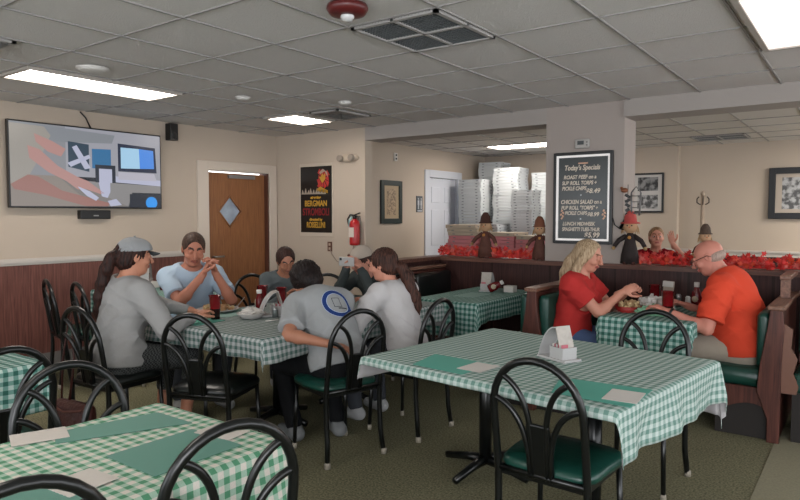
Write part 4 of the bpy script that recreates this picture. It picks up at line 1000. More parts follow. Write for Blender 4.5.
# ---------------------------------------------------------------- people: smooth continuous bodies from a distance field
def nrm(v): v = np.asarray(v, float); return v/(np.linalg.norm(v)+1e-12)
class Field:
    def __init__(s, lo, hi, h):
        s.lo = np.array(lo, float); s.h = h; s.n = np.ceil((np.array(hi)-s.lo)/h).astype(int)+1
        s.D = np.full(s.n, .5, np.float32)
    def _win(s, lo, hi):
        a = np.clip(np.floor((lo-s.lo)/s.h).astype(int), 0, s.n); b_ = np.clip(np.ceil((hi-s.lo)/s.h).astype(int)+1, 0, s.n)
        if (b_ <= a).any(): return None, None
        sl = tuple(slice(a[i], b_[i]) for i in range(3))
        g = np.stack(np.meshgrid(*[s.lo[i]+s.h*np.arange(a[i], b_[i]) for i in range(3)], indexing='ij'), -1)
        return sl, g
    def _put(s, sl, d, k, op):
        D = s.D[sl]
        if op == 'u':
            if k > 0: hh = np.clip(.5+.5*(D-d)/k, 0, 1); s.D[sl] = D*(1-hh)+d*hh-k*hh*(1-hh)
            else: s.D[sl] = np.minimum(D, d)
        else:
            d = -d
            if k > 0: hh = np.clip(.5-.5*(D-d)/k, 0, 1); s.D[sl] = D*(1-hh)+d*hh+k*hh*(1-hh)
            else: s.D[sl] = np.maximum(D, d)
    def cap(s, a, b_, ra, rb, k=.02, op='u', side=None, ratio=1.0):
        a = np.array(a, float); b_ = np.array(b_, float); R_ = max(ra, rb)*max(1, 1)+k+4*s.h
        sl, g = s._win(np.minimum(a, b_)-R_, np.maximum(a, b_)+R_)
        if sl is None: return s
        p = g-a; ax = b_-a; L2 = ax@ax+1e-12
        if side is not None and ratio != 1.0:
            t = nrm(np.cross(ax, side)); c = (p@t); p = p+(c*(1/ratio-1))[..., None]*t
        u = np.clip((p@ax)/L2, 0, 1); d = np.linalg.norm(p-u[..., None]*ax, axis=-1)-(ra+(rb-ra)*u)
        if ratio != 1.0: d = d*(.5+.5*ratio)
        s._put(sl, d, k, op); return s
    def ell(s, c, r, F=None, k=.01, op='u'):
        """ellipsoid; F rows = its three axes"""
        c = np.array(c, float); r = np.array(r, float); F = np.eye(3) if F is None else np.array(F); R_ = r.max()+k+4*s.h
        sl, g = s._win(c-R_, c+R_)
        if sl is None: return s
        q = (g-c)@F.T; k0 = np.linalg.norm(q/r, axis=-1); k1 = np.linalg.norm(q/(r*r), axis=-1)+1e-9
        s._put(sl, k0*(k0-1)/k1, k, op); return s
    def plane(s, p, n, k=.004):
        """keep the side the normal points away from"""
        n = nrm(n); g = np.stack(np.meshgrid(*[s.lo[i]+s.h*np.arange(s.n[i]) for i in range(3)], indexing='ij'), -1)
        s.D = np.maximum(s.D, ((g-np.array(p))@n).astype(np.float32)); return s
    def grid(s): return np.stack(np.meshgrid(*[s.lo[i]+s.h*np.arange(s.n[i]) for i in range(3)], indexing='ij'), -1)
    def disp(s, fn):
        m = np.abs(s.D) < .04; g = s.grid()[m]; s.D[m] += fn(g).astype(np.float32); return s
    def mesh(s):
        D = s.D; neg = D < 0; n = D.shape
        acc = np.zeros(tuple(x-1 for x in n)+(3,)); cnt = np.zeros(tuple(x-1 for x in n))
        edges = []
        for ax in range(3):
            sl0 = [slice(None)]*3; sl1 = [slice(None)]*3; sl0[ax] = slice(0, -1); sl1[ax] = slice(1, None)
            a, b_ = D[tuple(sl0)], D[tuple(sl1)]; I = np.argwhere((a < 0) != (b_ < 0)); edges.append((ax, I))
            va = a[tuple(I.T)]; vb = b_[tuple(I.T)]; t = va/(va-vb+1e-12); P = I.astype(float); P[:, ax] += t
            o = [x for x in range(3) if x != ax]
            for da in (0, -1):
                for db in (0, -1):
                    C = I.copy(); C[:, o[0]] += da; C[:, o[1]] += db
                    ok = (C >= 0).all(1) & (C < np.array(n)-1).all(1)
                    np.add.at(acc, tuple(C[ok].T), P[ok]); np.add.at(cnt, tuple(C[ok].T), 1)
        m = cnt > 0; idx = np.full(m.shape, -1); idx[m] = np.arange(m.sum())
        V = s.lo+s.h*(acc[m]/cnt[m][:, None]); Fs = []
        for ax, I in edges:
            o = [x for x in range(3) if x != ax]
            if ax == 1: o = o[::-1]
            ok = (I[:, o[0]] > 0) & (I[:, o[1]] > 0) & (I[:, o[0]] < n[o[0]]-1) & (I[:, o[1]] < n[o[1]]-1); I = I[ok]
            q = []
            for da, db in ((0, 0), (-1, 0), (-1, -1), (0, -1)):
                C = I.copy(); C[:, o[0]] += da; C[:, o[1]] += db; q.append(idx[tuple(C.T)])
            q = np.stack(q, 1); fl = ~neg[tuple(I.T)]; q[fl] = q[fl][:, ::-1]; Fs.append(q)
        F = np.concatenate(Fs); F = F[(F >= 0).all(1)]
        return V, F
def np_mesh(name, parts, mats, parent=None, mi=None):
    V = []; F = []; o = 0
    for v, f in parts: V.append(v); F.append(f+o); o += len(v)
    V = np.concatenate(V); F = np.concatenate(F)
    me = bpy.data.meshes.new(name); me.vertices.add(len(V)); me.vertices.foreach_set('co', V.ravel().astype(np.float32))
    me.loops.add(F.size); me.loops.foreach_set('vertex_index', F.ravel().astype(np.int32))
    me.polygons.add(len(F)); me.polygons.foreach_set('loop_start', np.arange(0, F.size, 4, dtype=np.int32))
    me.polygons.foreach_set('use_smooth', np.ones(len(F), bool))
    for m in mats: me.materials.append(m)
    if mi is not None: me.polygons.foreach_set('material_index', mi(V[F].mean(1)).astype(np.int32))
    me.update(calc_edges=True); me.validate()
    ob = bpy.data.objects.new(name, me); COL.objects.link(ob)
    if parent is not None: ob.parent = parent
    return ob
def rot(ax, deg):
    a = math.radians(deg); c, s = math.cos(a), math.sin(a); x, y, z = nrm(ax)
    return np.array([[c+x*x*(1-c), x*y*(1-c)-z*s, x*z*(1-c)+y*s], [y*x*(1-c)+z*s, c+y*y*(1-c), y*z*(1-c)-x*s], [z*x*(1-c)-y*s, z*y*(1-c)+x*s, c+z*z*(1-c)]])
def ik(S, W, l1, l2, pole):
    S, W = np.array(S, float), np.array(W, float); d = W-S; L = np.linalg.norm(d)
    if L > (l1+l2)*.995: W = S+d*(l1+l2)*.995/L; d = W-S; L = np.linalg.norm(d)
    a = (l1*l1-l2*l2+L*L)/(2*L); hh = math.sqrt(max(0, l1*l1-a*a)); u = d/L; p = np.array(pole, float); p = nrm(p-u*(p@u))
    return S+u*a+p*hh, W
def joints(x, y, a, seat=.46, sc=1.0, lean=8, side=0, hunch=8, twist=0, head=(0, 0, 0), headoff=(0, 0, 0), L=None, R=None, poleL=(-.6, -.3, -1), poleR=(.6, -.3, -1), knees=None, feet=None, shw=.185, **kw):
    """local frame: +Y forward, +X the sitter's right, origin on the floor; a = compass direction faced"""
    J = {}; ar = math.radians(a); J['M'] = np.array([[math.cos(ar), -math.sin(ar), 0], [math.sin(ar), math.cos(ar), 0], [0, 0, 1]])
    Mi = J['M']         # local row-vector @ Mi = world offset
    toL = lambda w_: (np.array(w_, float)-np.array([x, y, 0])) @ Mi.T
    J['toL'] = toL; J['o'] = np.array([x, y, 0])
    pel = np.array([0, 0, seat+.095*sc])
    Rt = rot((1, 0, 0), -lean) @ rot((0, 1, 0), side)
    Ru = rot((1, 0, 0), -(lean+hunch)) @ rot((0, 1, 0), side) @ rot((0, 0, 1), -twist)
    up = Rt @ np.array([0, 0, 1.]); chest = pel+up*.255*sc; uu = Ru @ np.array([0, 0, 1.]); neck = chest+uu*.22*sc
    rt = Ru @ np.array([1., 0, 0]); J['fw'] = Ru @ np.array([0, 1., 0]); J['rt'] = rt; J['uu'] = uu; J['up'] = up
    J.update(pel=pel, chest=chest, neck=neck)
    for n_, s in (('L', -1), ('R', 1)): J['sh'+n_] = neck-uu*.055*sc+rt*s*shw*sc
    hy, hp, hr = head
    Rh = rot((0, 0, 1), -hy) @ rot((1, 0, 0), -hp) @ rot((0, 1, 0), hr)
    J['Rh'] = Rh; J['head'] = neck+nrm(uu*.6+Rh @ np.array([0, 0, 1.])*.5+Rh @ np.array([0, .15, 0.]))*.165*sc+np.array(headoff)
    for n_, s, tgt, pole in (('L', -1, L, poleL), ('R', 1, R, poleR)):
        W = toL(tgt) if tgt is not None else J['sh'+n_]+np.array([s*.05, .25, -.35])*sc
        J['el'+n_], J['wr'+n_] = ik(J['sh'+n_], W, .285*sc, .25*sc, pole)
    kn = knees or ((-.13, .42), (.13, .42)); ft = feet or ((-.14, .38), (.14, .38))
    for n_, s, k_, f_ in (('L', -1, kn[0], ft[0]), ('R', 1, kn[1], ft[1])):
        J['hip'+n_] = pel+np.array([s*.09, .02, -.01])*sc
        J['an'+n_] = np.array([f_[0]*sc, f_[1]*sc, .085*sc if len(f_) < 3 else f_[2]])
        J['kn'+n_], J['an'+n_] = ik(J['hip'+n_], J['an'+n_], .43*sc, .42*sc, (k_[0]*.6, k_[1], 1.2))
    return J
def wpt(J, k): return J[k] @ J['M'] + J['o']

def hand(lo_, W, d, n, s_, sc, curl=.5, spread=1.0, thumb=.8):
    """d: along the hand, n: palm normal (towards what it holds), s_: +1/-1 thumb side sign"""
    d = nrm(d); n = nrm(n-d*(n@d)); t = np.cross(d, n)*s_
    h_ = .0032; c = W+d*.09*sc; f = Field(c-.16*sc, c+.16*sc, h_)
    f.cap(W-d*.05*sc, W+d*.01*sc, .027*sc, .026*sc, .0, side=t, ratio=.75)
    pc = W+d*.052*sc; f.ell(pc, (.05*sc, .040*sc, .016*sc), [d, t, n], .012)
    f.ell(W+d*.085*sc, (.02*sc, .040*sc, .014*sc), [d, t, n], .01)
    base = [(.030, .088, .070, .0088), (.0105, .094, .078, .0090), (-.009, .092, .073, .0086), (-.028, .084, .058, .0078)]
    for i, (st, al, L, r) in enumerate(base):
        p = W+d*al*sc+t*st*sc; dir_ = nrm(d+t*st*1.6*spread); ang = curl*(38+6*i)
        for j, fr in enumerate((.45, .31, .24)):
            dir_ = nrm(rot(np.cross(dir_, n), ang if j else ang*.8) @ dir_); q = p+dir_*L*fr*sc
            f.cap(p, q, r*sc*(1-.08*j), r*sc*(.92-.08*j), .0025); p = q
    p = W+d*.022*sc+t*.028*sc; dir_ = nrm(d*.65+t*.85*thumb+n*.35)
    for j, (L, r) in enumerate(((.042, .0125), (.032, .0105), (.026, .0095))):
        q = p+dir_*L*sc; f.cap(p, q, r*sc, r*.93*sc, .006 if j == 0 else .002); p = q; dir_ = nrm(dir_+n*.25*curl+d*.35-t*.25)
    return f.mesh()

SKINS = {}
def skin_mats(key, col, lip, brow):
    if key not in SKINS:
        SKINS[key] = [mat('skin_'+key, col, .5, spec=.35, noise=.07, nscale=18), mat('lip_'+key, lip, .4), mat('brow_'+key, brow, .8)]
    return SKINS[key]
def person(name, label, spec, skin, hairf=None, shirt=None, pants=None, shoes='#8b8b8b', body=1.0, belly=0, fem=False, face=1.0, sleeve=.55, hair=None, fingers=(.5, .5), palms=(None, None), shirtmat=None, wrinkle=1.0, pantsm=None, foot_dir=None, legs=True, child=False, hairm=None, seed=0, sleeve_r=1.0, capp=None, shirt_mi=None, neckline=.0):
    sc = spec.get('sc', 1.0); J = joints(**spec); x, y, a = spec['x'], spec['y'], spec['a']
    fw, rt, uu, up, neck, chest, pel = (J[k] for k in ('fw', 'rt', 'uu', 'up', 'neck', 'chest', 'pel')); Rh = J['Rh']; hc = J['head']
    hf, hr_, hu = Rh @ np.array([0, 1., 0]), Rh @ np.array([1., 0, 0]), Rh @ np.array([0, 0, 1.])
    hs = sc*face; X_ = np.array([1., 0, 0])
    lo = np.min([J[k] for k in J if isinstance(J[k], np.ndarray) and J[k].shape == (3,) and k not in ('fw', 'rt', 'uu', 'up', 'o')], 0)-.26; hi = np.max([J[k] for k in J if isinstance(J[k], np.ndarray) and J[k].shape == (3,) and k not in ('fw', 'rt', 'uu', 'up', 'o')], 0)+.26
    def torso(f, g, k=.05):
        w_ = body
        f.cap(pel+np.array([-.055, -.01, 0])*sc, pel+np.array([.055, -.01, 0])*sc, (.118*w_)*sc+g, (.118*w_)*sc+g, k)
        f.cap(pel+up*.02*sc, chest-up*.06*sc, (.148 if not fem else .14)*w_*sc+g, (.140 if not fem else .125)*w_*sc+g, k, side=X_, ratio=.78)
        f.cap(chest-up*.08*sc, chest+uu*.10*sc, (.142 if not fem else .128)*w_*sc+g, (.158 if not fem else .14)*w_*sc+g, k, side=rt, ratio=.70)
        f.cap(J['shL']+rt*.03*sc, J['shR']-rt*.03*sc, .062*sc*w_**.5+g, .062*sc*w_**.5+g, k)
        f.cap(chest+uu*.10*sc, neck-uu*.015*sc, .115*sc+g, .055*sc+g, k, side=rt, ratio=.75)
        if fem:
            for s in (-1, 1): f.ell(chest+uu*.04*sc+fw*.095*sc+rt*s*.072*sc, (.07*sc*w_+g,)*3, None, .03)
        if belly: f.ell(pel+up*.13*sc+J['fw']*.06*sc, ((.13+belly)*sc+g, (.12+belly)*sc+g, .14*sc+g), None, .05)
    # ---- body (skin)
    f = Field(lo, hi, .0085); torso(f, -.010)
    f.cap(neck-uu*.03*sc, hc-hu*.04*hs-hf*.015*hs, .060*sc*body**.4, .053*hs*body**.3, .025)
    for s in 'LR':
        sh, el, wr = J['sh'+s], J['el'+s], J['wr'+s]; bb = body**.6
        f.cap(sh, el, .048*sc*bb, .038*sc*bb, .02); f.cap(el, wr, .038*sc*bb, .0255*sc, .012); f.ell(el+(wr-el)*.25, (.040*sc*bb,)*3, None, .02)
        if legs:
            f.cap(J['hip'+s], J['kn'+s], .082*sc*bb, .056*sc, .03); f.cap(J['kn'+s], J['an'+s], .052*sc, .036*sc, .02)
            fd = nrm(np.array([(-.15 if s == 'L' else .15), 1, 0])) if foot_dir is None else nrm(foot_dir)
            J['fd'+s] = fd; f.cap(J['an'+s]+np.array([0, 0, -.045*sc])-fd*.03*sc, J['an'+s]+np.array([0, 0, -.055*sc])+fd*.13*sc, .036*sc, .028*sc, .02)
    f.D[...] = np.maximum(f.D, -(f.grid()[..., 2]-.012).astype(np.float32))
    parts = [f.mesh()]
    # ---- head, finer
    g = Field(hc-.2*hs, hc+.2*hs, .0042 if not child else .0045); Fh = [hr_, hf, hu]
    P = lambda r_, f_, u_: hc+(hr_*r_+hf*f_+hu*u_)*hs
    g.ell(P(0, -.018, .030), (.074*hs, .092*hs, .082*hs), Fh, 0); g.ell(P(0, .018, -.02), (.062*hs, .072*hs, .088*hs), Fh, .03)
    g.ell(P(0, .045, -.085), (.036*hs, .034*hs, .028*hs), Fh, .03); g.cap(P(0, .0, -.07), P(0, -.03, -.16), .05*hs, .052*hs, .02)
    for s in (-1, 1):
        g.ell(P(s*.031, .095, .014), (.021*hs, .014*hs, .013*hs), Fh, .012, 's')
        g.ell(P(s*.031, .078, .011), (.0145*hs,)*3, Fh, .003)
        g.ell(P(s*.043, .062, -.025), (.022*hs, .02*hs, .018*hs), Fh, .02)
        g.cap(P(s*.012, .092, .032), P(s*.045, .078, .031), .007*hs, .006*hs, .012)
        e = [nrm(hr_+hf*.25*s*-1), hf, hu]; g.ell(P(s*.076, -.01, -.002), (.008*hs, .019*hs, .031*hs), Fh, .006); g.ell(P(s*.083, -.004, .0), (.006*hs, .010*hs, .018*hs), Fh, .003, 's')
        g.ell(P(s*.010, .103, -.028), (.008*hs, .008*hs, .007*hs), Fh, .006)
    g.cap(P(0, .092, .018), P(0, .112, -.022), .007*hs, .0115*hs, .010)
    g.ell(P(0, .088, -.050), (.022*hs, .012*hs, .0055*hs), Fh, .005); g.ell(P(0, .086, -.061), (.019*hs, .012*hs, .006*hs), Fh, .005); g.cap(P(-.02, .099, -.0555), P(.02, .099, -.0555), .002*hs, .002*hs, .002, 's')
    parts.append(g.mesh())
    for s, sg, cu, pn in (('L', 1, fingers[0], palms[0]), ('R', -1, fingers[1], palms[1])):
        if cu is None: continue
        el, wr = J['el'+s], J['wr'+s]; d = nrm(wr-el); pn_ = np.array((0, .0, -1.)) if pn is None else np.array(pn[:3], float)
        if pn is not None and len(pn) > 3: d = nrm(d*.5+np.array(pn[3:]))
        parts.append(hand(None, wr, d, pn_, sg, sc*(1 if not fem else .93)*(.9 if child else 1), cu))
    sm = skin_mats(*skin)
    def mi(c):
        q = (c-hc)@np.array(Fh).T/hs; out = np.zeros(len(c))
        lips = (np.abs(q[:, 0]) < .024) & (q[:, 1] > .078) & (q[:, 2] < -.0465) & (q[:, 2] > -.0665); out[lips] = 1
        br = (np.abs(np.abs(q[:, 0])-.031) < .021) & (q[:, 1] > .06) & (np.abs(q[:, 2]-.034-.006*np.sin((np.abs(q[:, 0])-.01)*70)) < (.0045 if not fem else .003)); out[br] = 2
        return out
    root = np_mesh(name, parts, sm, None, mi); root.location = (x, y, 0); root.rotation_euler = (0, 0, -math.radians(a)); tag(root, label, 'person')
    # eyes
    e = MB()
    for s in (-1, 1):
        for (mi_, c_, r_) in ((0, P(s*.031, .0785, .011), .0142), (1, P(s*.031, .0865, .0085), .0078)):
            e.cur = mi_; e.ball(tuple(c_), r_*hs, 12, 8)
    if spec.get('eyes', 1): e.build('eyes', [mat('eye_white', '#c9bfb8', .2), mat('eye_iris', '#1e1410', .15)], root)
    # ---- shirt
    def wr_noise(c, amp, sd):
        q = c*1.0; rg = lambda t: 1-2*np.abs(np.sin(t))**.7
        v = rg(q[:, 2]*21+2.6*np.sin(q[:, 0]*9+sd)+q[:, 1]*9+sd)*.5+rg(q[:, 0]*17+q[:, 2]*14+2.2*np.sin(q[:, 2]*11+sd))*.45+rg(q[:, 1]*19-q[:, 2]*17+sd*2+2*np.sin(q[:, 0]*13))*.45
        w1 = .55+.45*np.sin(q[:, 0]*7+q[:, 2]*9+sd*3)
        return np.minimum(-amp*v*w1*2.6-amp*.5, .0045*amp/.0042)
    if shirt is not None:
        f = Field(lo, hi, .0075); torso(f, .015)
        for s in 'LR':
            sh, el, wr = J['sh'+s], J['el'+s], J['wr'+s]; bb = body**.6
            if sleeve <= 1: 
                E_ = sh+(el-sh)*min(1, sleeve+.0); f.cap(sh, E_, (.060*sc*bb)*sleeve_r+.006, (.056*sc*bb)*sleeve_r+.008, .03)
            else:
                f.cap(sh, el, .064*sc*bb*sleeve_r, .054*sc*bb*sleeve_r, .03); f.cap(el, el+(wr-el)*(sleeve-1), .054*sc*bb*sleeve_r, .040*sc, .02)
        f.disp(lambda c: wr_noise(c, .0042*wrinkle, seed+1.0))
        # open neckline and sleeve ends
        f.cap(neck-uu*.015*sc, neck+uu*.25*sc, (.064+neckline)*sc*body**.4, .16*sc, .004, 's')
        for s in 'LR':
            sh, el, wr = J['sh'+s], J['el'+s], J['wr'+s]
            if sleeve <= 1:
                E_ = sh+(el-sh)*sleeve; dd = nrm(el-sh); f.cap(E_+dd*.075*sc, E_+dd*.16*sc, .085*sc, .05*sc, .0, 's') if False else None
                # flat cut: remove anything beyond the sleeve end near the arm
                sl, gg = f._win(E_-.16*sc, E_+.16*sc)
                if sl is not None:
                    al = (gg-E_)@dd; ra = np.linalg.norm(gg-E_-al[..., None]*dd, axis=-1); cut = np.minimum(al+.0, .105*sc-ra)
                    own = np.linalg.norm(gg-(E_+dd*.02), axis=-1) < .13*sc
                    f.D[sl] = np.where(own, np.maximum(f.D[sl], cut), f.D[sl])
        hem = pel-up*(.045 if legs else .2)*sc; n_ = -up; f.plane(hem, n_)
        sm_ = shirtmat or [mat('shirt_'+shirt, shirt, .9, spec=.15, bump=.9, bscale=11)]
        np_mesh('shirt', [f.mesh()], sm_, root, (lambda c: shirt_mi(c, J, sc)) if shirt_mi else None)
    # ---- trousers
    if pants is not None and legs:
        f = Field(lo, hi, .0085); w_ = body
        f.cap(pel+np.array([-.06, -.01, -.01])*sc, pel+np.array([.06, -.01, -.01])*sc, .119*w_*sc, .119*w_*sc, .03)
        f.cap(pel-up*.02, pel+up*.02*sc, .140*w_*sc, .136*w_*sc, .03, side=X_, ratio=.76)
        for s in 'LR':
            bb = body**.6; f.cap(J['hip'+s], J['kn'+s], .094*sc*bb, .070*sc, .035)
            if pantsm == 'shorts': continue
            end = J['kn'+s]+(J['an'+s]-J['kn'+s])*(.93 if pantsm != 'capri' else .55); f.cap(J['kn'+s], end, .066*sc, .054*sc, .02)
        f.disp(lambda c: wr_noise(c, .0018, seed+4.0)); f.plane(pel+np.array([0, 0, .115*sc]), (0, 0, 1))
        f.D[...] = np.maximum(f.D, -(f.grid()[..., 2]-.035).astype(np.float32))
        np_mesh('trousers', [f.mesh()], [pants if not isinstance(pants, str) else mat('trousers_'+pants, pants, .85, spec=.2, noise=.08, nscale=30, bump=.1, bscale=150)], root)
        for s in 'LR':
            fd = J['fd'+s]; A = J['an'+s]; f = Field(A-.25*sc, A+.25*sc, .006)
            f.cap(A+np.array([0, 0, -.04*sc])-fd*.035*sc, A+np.array([0, 0, -.045*sc])+fd*.14*sc, .046*sc, .038*sc, .02); f.cap(A+np.array([0, 0, -.035*sc])-fd*.02*sc, A+np.array([0, 0, .01*sc]), .046*sc, .046*sc, .02)
            f.D[...] = np.maximum(f.D, -(f.grid()[..., 2]-.001).astype(np.float32)); f.plane(A+np.array([0, 0, .012*sc]), (0, 0, 1))
            np_mesh('shoe', [f.mesh()], [mat('shoe_'+shoes, shoes, .7, bump=.1)], root)
    return root, J, (P, Fh, hs, hc, hf, hr_, hu)
def hair_mesh(root, H, fn, m, name='hair', h_=.006, amp=.003, ext=.30, down=.1, freq=70):
    """fn(field, P, Fh, hs) adds the hair volumes; fine strands by displacement along the head's sides"""
    P, Fh, hs, hc, hf, hr_, hu = H
    f = Field(hc-np.array([ext, ext, ext+down]), hc+np.array([ext, ext, .2]), h_); fn(f, P, Fh, hs)
    FhA = np.array(Fh)
    def d(c):
        q = (c-hc)@FhA.T; an = np.arctan2(q[:, 0], q[:, 1]+.02); return -amp*(np.sin(an*freq/3+q[:, 2]*12+3*np.sin(q[:, 2]*20))*.6+np.sin(an*freq/1.3+q[:, 2]*30)*.4)
    f.disp(d)
    return np_mesh(name, [f.mesh()], [m], root)
def hairmat(name, c1, c2, sc_=1.0):
    if name in MATS: return MATS[name]
    m = mat(name, c1, .6, spec=.25); nt = m.node_tree; tc = [n for n in nt.nodes if n.bl_idname == 'ShaderNodeTexCoord'][0]
    mp = nt.nodes.new('ShaderNodeMapping'); mp.inputs['Scale'].default_value = (90*sc_, 90*sc_, 9*sc_); nt.links.new(tc.outputs['Object'], mp.inputs[0])
    n = nt.nodes.new('ShaderNodeTexNoise'); n.inputs['Scale'].default_value = 1.2; n.inputs['Detail'].default_value = 4; nt.links.new(mp.outputs[0], n.inputs['Vector'])
    r = nt.nodes.new('ShaderNodeValToRGB'); r.color_ramp.elements[0].position = .35; r.color_ramp.elements[1].position = .65; r.color_ramp.elements[0].color = srgb(c1); r.color_ramp.elements[1].color = srgb(c2)
    nt.links.new(n.outputs['Fac'], r.inputs[0]); nt.links.new(r.outputs[0], nt.nodes['Principled BSDF'].inputs['Base Color'])
    bp = nt.nodes.new('ShaderNodeBump'); bp.inputs['Strength'].default_value = .5; bp.inputs['Distance'].default_value = .004; nt.links.new(n.outputs['Fac'], bp.inputs['Height']); nt.links.new(bp.outputs[0], nt.nodes['Principled BSDF'].inputs['Normal'])
    return m
def scalp(f, P, Fh, hs, front=.055, th=.012, low=-.02):
    """close hair over the skull, cut clear of the face"""
    f.ell(P(0, -.020, .032), ((.074+th)*hs, (.092+th)*hs, (.082+th)*hs), Fh, 0)
    f.ell(P(0, -.055, -.025), ((.066+th)*hs, (.050+th)*hs, (.06+th)*hs), Fh, .02)
    f.ell(P(0, front+.066, -.012), (.080*hs, .088*hs, .128*hs), Fh, .010, 's')
# ---------------------------------------------------------------- the nine people
SPECS = {}
SPECS['woman'] = dict(x=-3.86, y=2.22, a=2, seat=.47, sc=1.0, lean=5, hunch=8, head=(14, 6, 0), eyes=0, L=(-3.76, 2.72, .80), R=(-3.58, 2.60, .80), shw=.185)
SPECS['man'] = dict(x=-4.44, y=3.16, a=114, seat=.45, sc=1.08, lean=12, hunch=10, head=(6, 20, -3), eyes=0, L=(-4.02, 3.10, 1.03), R=(-4.04, 3.01, 1.02), poleL=(-.55, .1, -1), poleR=(.55, .1, -1), shw=.175)
SPECS['girl'] = dict(x=-4.30, y=4.02, a=118, seat=.45, sc=.94, lean=16, hunch=14, head=(0, 30, 8), eyes=0, L=(-3.9, 4.2, .79), R=(-3.98, 3.8, .79), shw=.17)
SPECS['boy'] = dict(x=-2.66, y=2.98, a=-72, seat=.46, sc=1.0, lean=26, hunch=24, head=(-5, 48, 0), L=(-2.58, 2.80, .70), R=(-3.05, 3.15, .80), poleL=(-1.2, -.5, -.6), shw=.172, feet=((-.16, .30), (.12, .22)))
SPECS['capboy'] = dict(x=-3.58, y=4.66, a=178, seat=.45, sc=.98, lean=24, hunch=16, head=(16, 20, 0), eyes=0, L=(-3.47, 4.16, 1.02), R=(-3.60, 4.14, 1.02), poleL=(-.5, .1, -1), poleR=(.5, .1, -1), shw=.19)
SPECS['pony'] = dict(x=-2.58, y=3.60, a=-88, seat=.455, sc=.95, lean=14, hunch=10, head=(-14, 12, 0), eyes=0, L=(-3.02, 3.38, .80), R=(-3.02, 3.75, .80), shw=.178)
SPECS['blond'] = dict(x=-1.83, y=4.72, a=86, seat=.455, sc=.98, lean=3, hunch=10, head=(4, 18, 0), eyes=0, L=(-1.46, 4.88, .90), R=(-1.46, 4.76, .90), shw=.185)
SPECS['bald'] = dict(x=-.69, y=5.0, a=-88, seat=.455, sc=1.05, lean=6, hunch=24, head=(-6, 28, 0), eyes=0, L=(-1.12, 4.70, .79), R=(-1.10, 5.12, .79), poleL=(-.3, -.8, -1), shw=.205)
SPECS['child'] = dict(x=-1.70, y=6.56, a=165, seat=.62, sc=.86, lean=4, hunch=4, head=(-6, -4, 0), L=(-1.50, 6.37, 1.20), R=(-1.75, 6.35, .98), poleL=(-1, .6, -1), shw=.165)
# BUILD
SK1 = ('tan', '#b07a62', '#8e5148', '#2a1c16'); SK2 = ('rosy', '#b9816d', '#9c554e', '#6b4a34'); SK3 = ('pink', '#b87a6a', '#99554c', '#8a6c58'); SK4 = ('brown', '#9c6b55', '#7d473e', '#1c1310')
def shade(x): return mat('shirt_'+x, x, .9, spec=.15, bump=.12, bscale=220)
def cap_on(root, H, crown, brim, brimc, front, label_=None, back_open=True, badge=None, high=.0, tilt=0):
    P, Fh, hs, hc, hf, hr_, hu = H
    f = Field(hc-.2*hs, hc+.24*hs, .0055)
    f.ell(P(0, -.014, .042), (.089*hs, .108*hs, (.088+high)*hs), Fh, 0); f.ell(P(0, .045, .05), (.07*hs, .058*hs, (.06+high*.8)*hs), Fh, .03)
    f.ell(P(0, -.016, .036), (.083*hs, .101*hs, .083*hs), Fh, 0, 's')
    f.plane(P(0, 0, .042), -(hu*1.0-hf*.12))
    f.ell(P(0, -.105, .05), (.035*hs, .04*hs, .024*hs), Fh, .004, 's')
    c = np_mesh('cap', [f.mesh()], [crown], root)
    # brim: a curved tongue
    vs = []; n, m_ = 16, 8; th = .0035
    for lay in (0, 1):
        for j in range(m_+1):
            for i in range(n+1):
                q = -1+2*i/n; w_ = .068*(1-.10*(j/m_)**2); x = q*w_
                yy = .070+(.020*(1-q*q))+ (j/m_)*.068*math.sqrt(max(0, 1-(q*.92)**2)); zz = .050-.018*q*q-.012*(j/m_)-lay*th
                vs.append(tuple(P(x, yy, zz)))
    N = (n+1)*(m_+1); fs = []
    for j in range(m_):
        for i in range(n):
            a = j*(n+1)+i; fs += [(a, a+1, a+n+2, a+n+1), (a+N, a+N+n+1, a+N+n+2, a+N+1)]
    for i in range(n): a = m_*(n+1)+i; fs.append((a, a+1, a+1+N, a+N))
    for j in range(m_):
        a = j*(n+1); fs.append((a, a+n+1, a+n+1+N, a+N)); a += n; fs.append((a, a+N, a+n+1+N, a+n+1))
    MB().add(vs, fs, True).build('brim', brimc, c)
    MB().ball(tuple(P(0, -.012, .132+high)), .008*hs, 8, 6).build('cap_button', crown, c)
    if badge:
        f = MB(); R_ = Matrix([list(hr_), list(hu), list(-hf)]).transposed() if False else None
        pts = [tuple(P(badge[0]+.024*math.cos(t*PI/8), badge[1]-.25*abs(badge[0]+.024*math.cos(t*PI/8)-0), badge[2]+.022*math.sin(t*PI/8))) for t in range(16)]
        pts2 = [tuple(np.array(p)-hf*.012) for p in pts]
        k = len(pts); f.add(pts+pts2, [tuple(range(k)), tuple(range(2*k-1, k-1, -1))]+[(i, i+k, (i+1) % k+k, (i+1) % k) for i in range(k)]); f.build('badge', badge[3], c)
    return c
def tail(f, pts, k=.02, wob=.006):
    for i in range(len(pts)-1):
        (a, ra), (b_, rb) = pts[i], pts[i+1]; f.cap(a, b_, ra, rb, k)

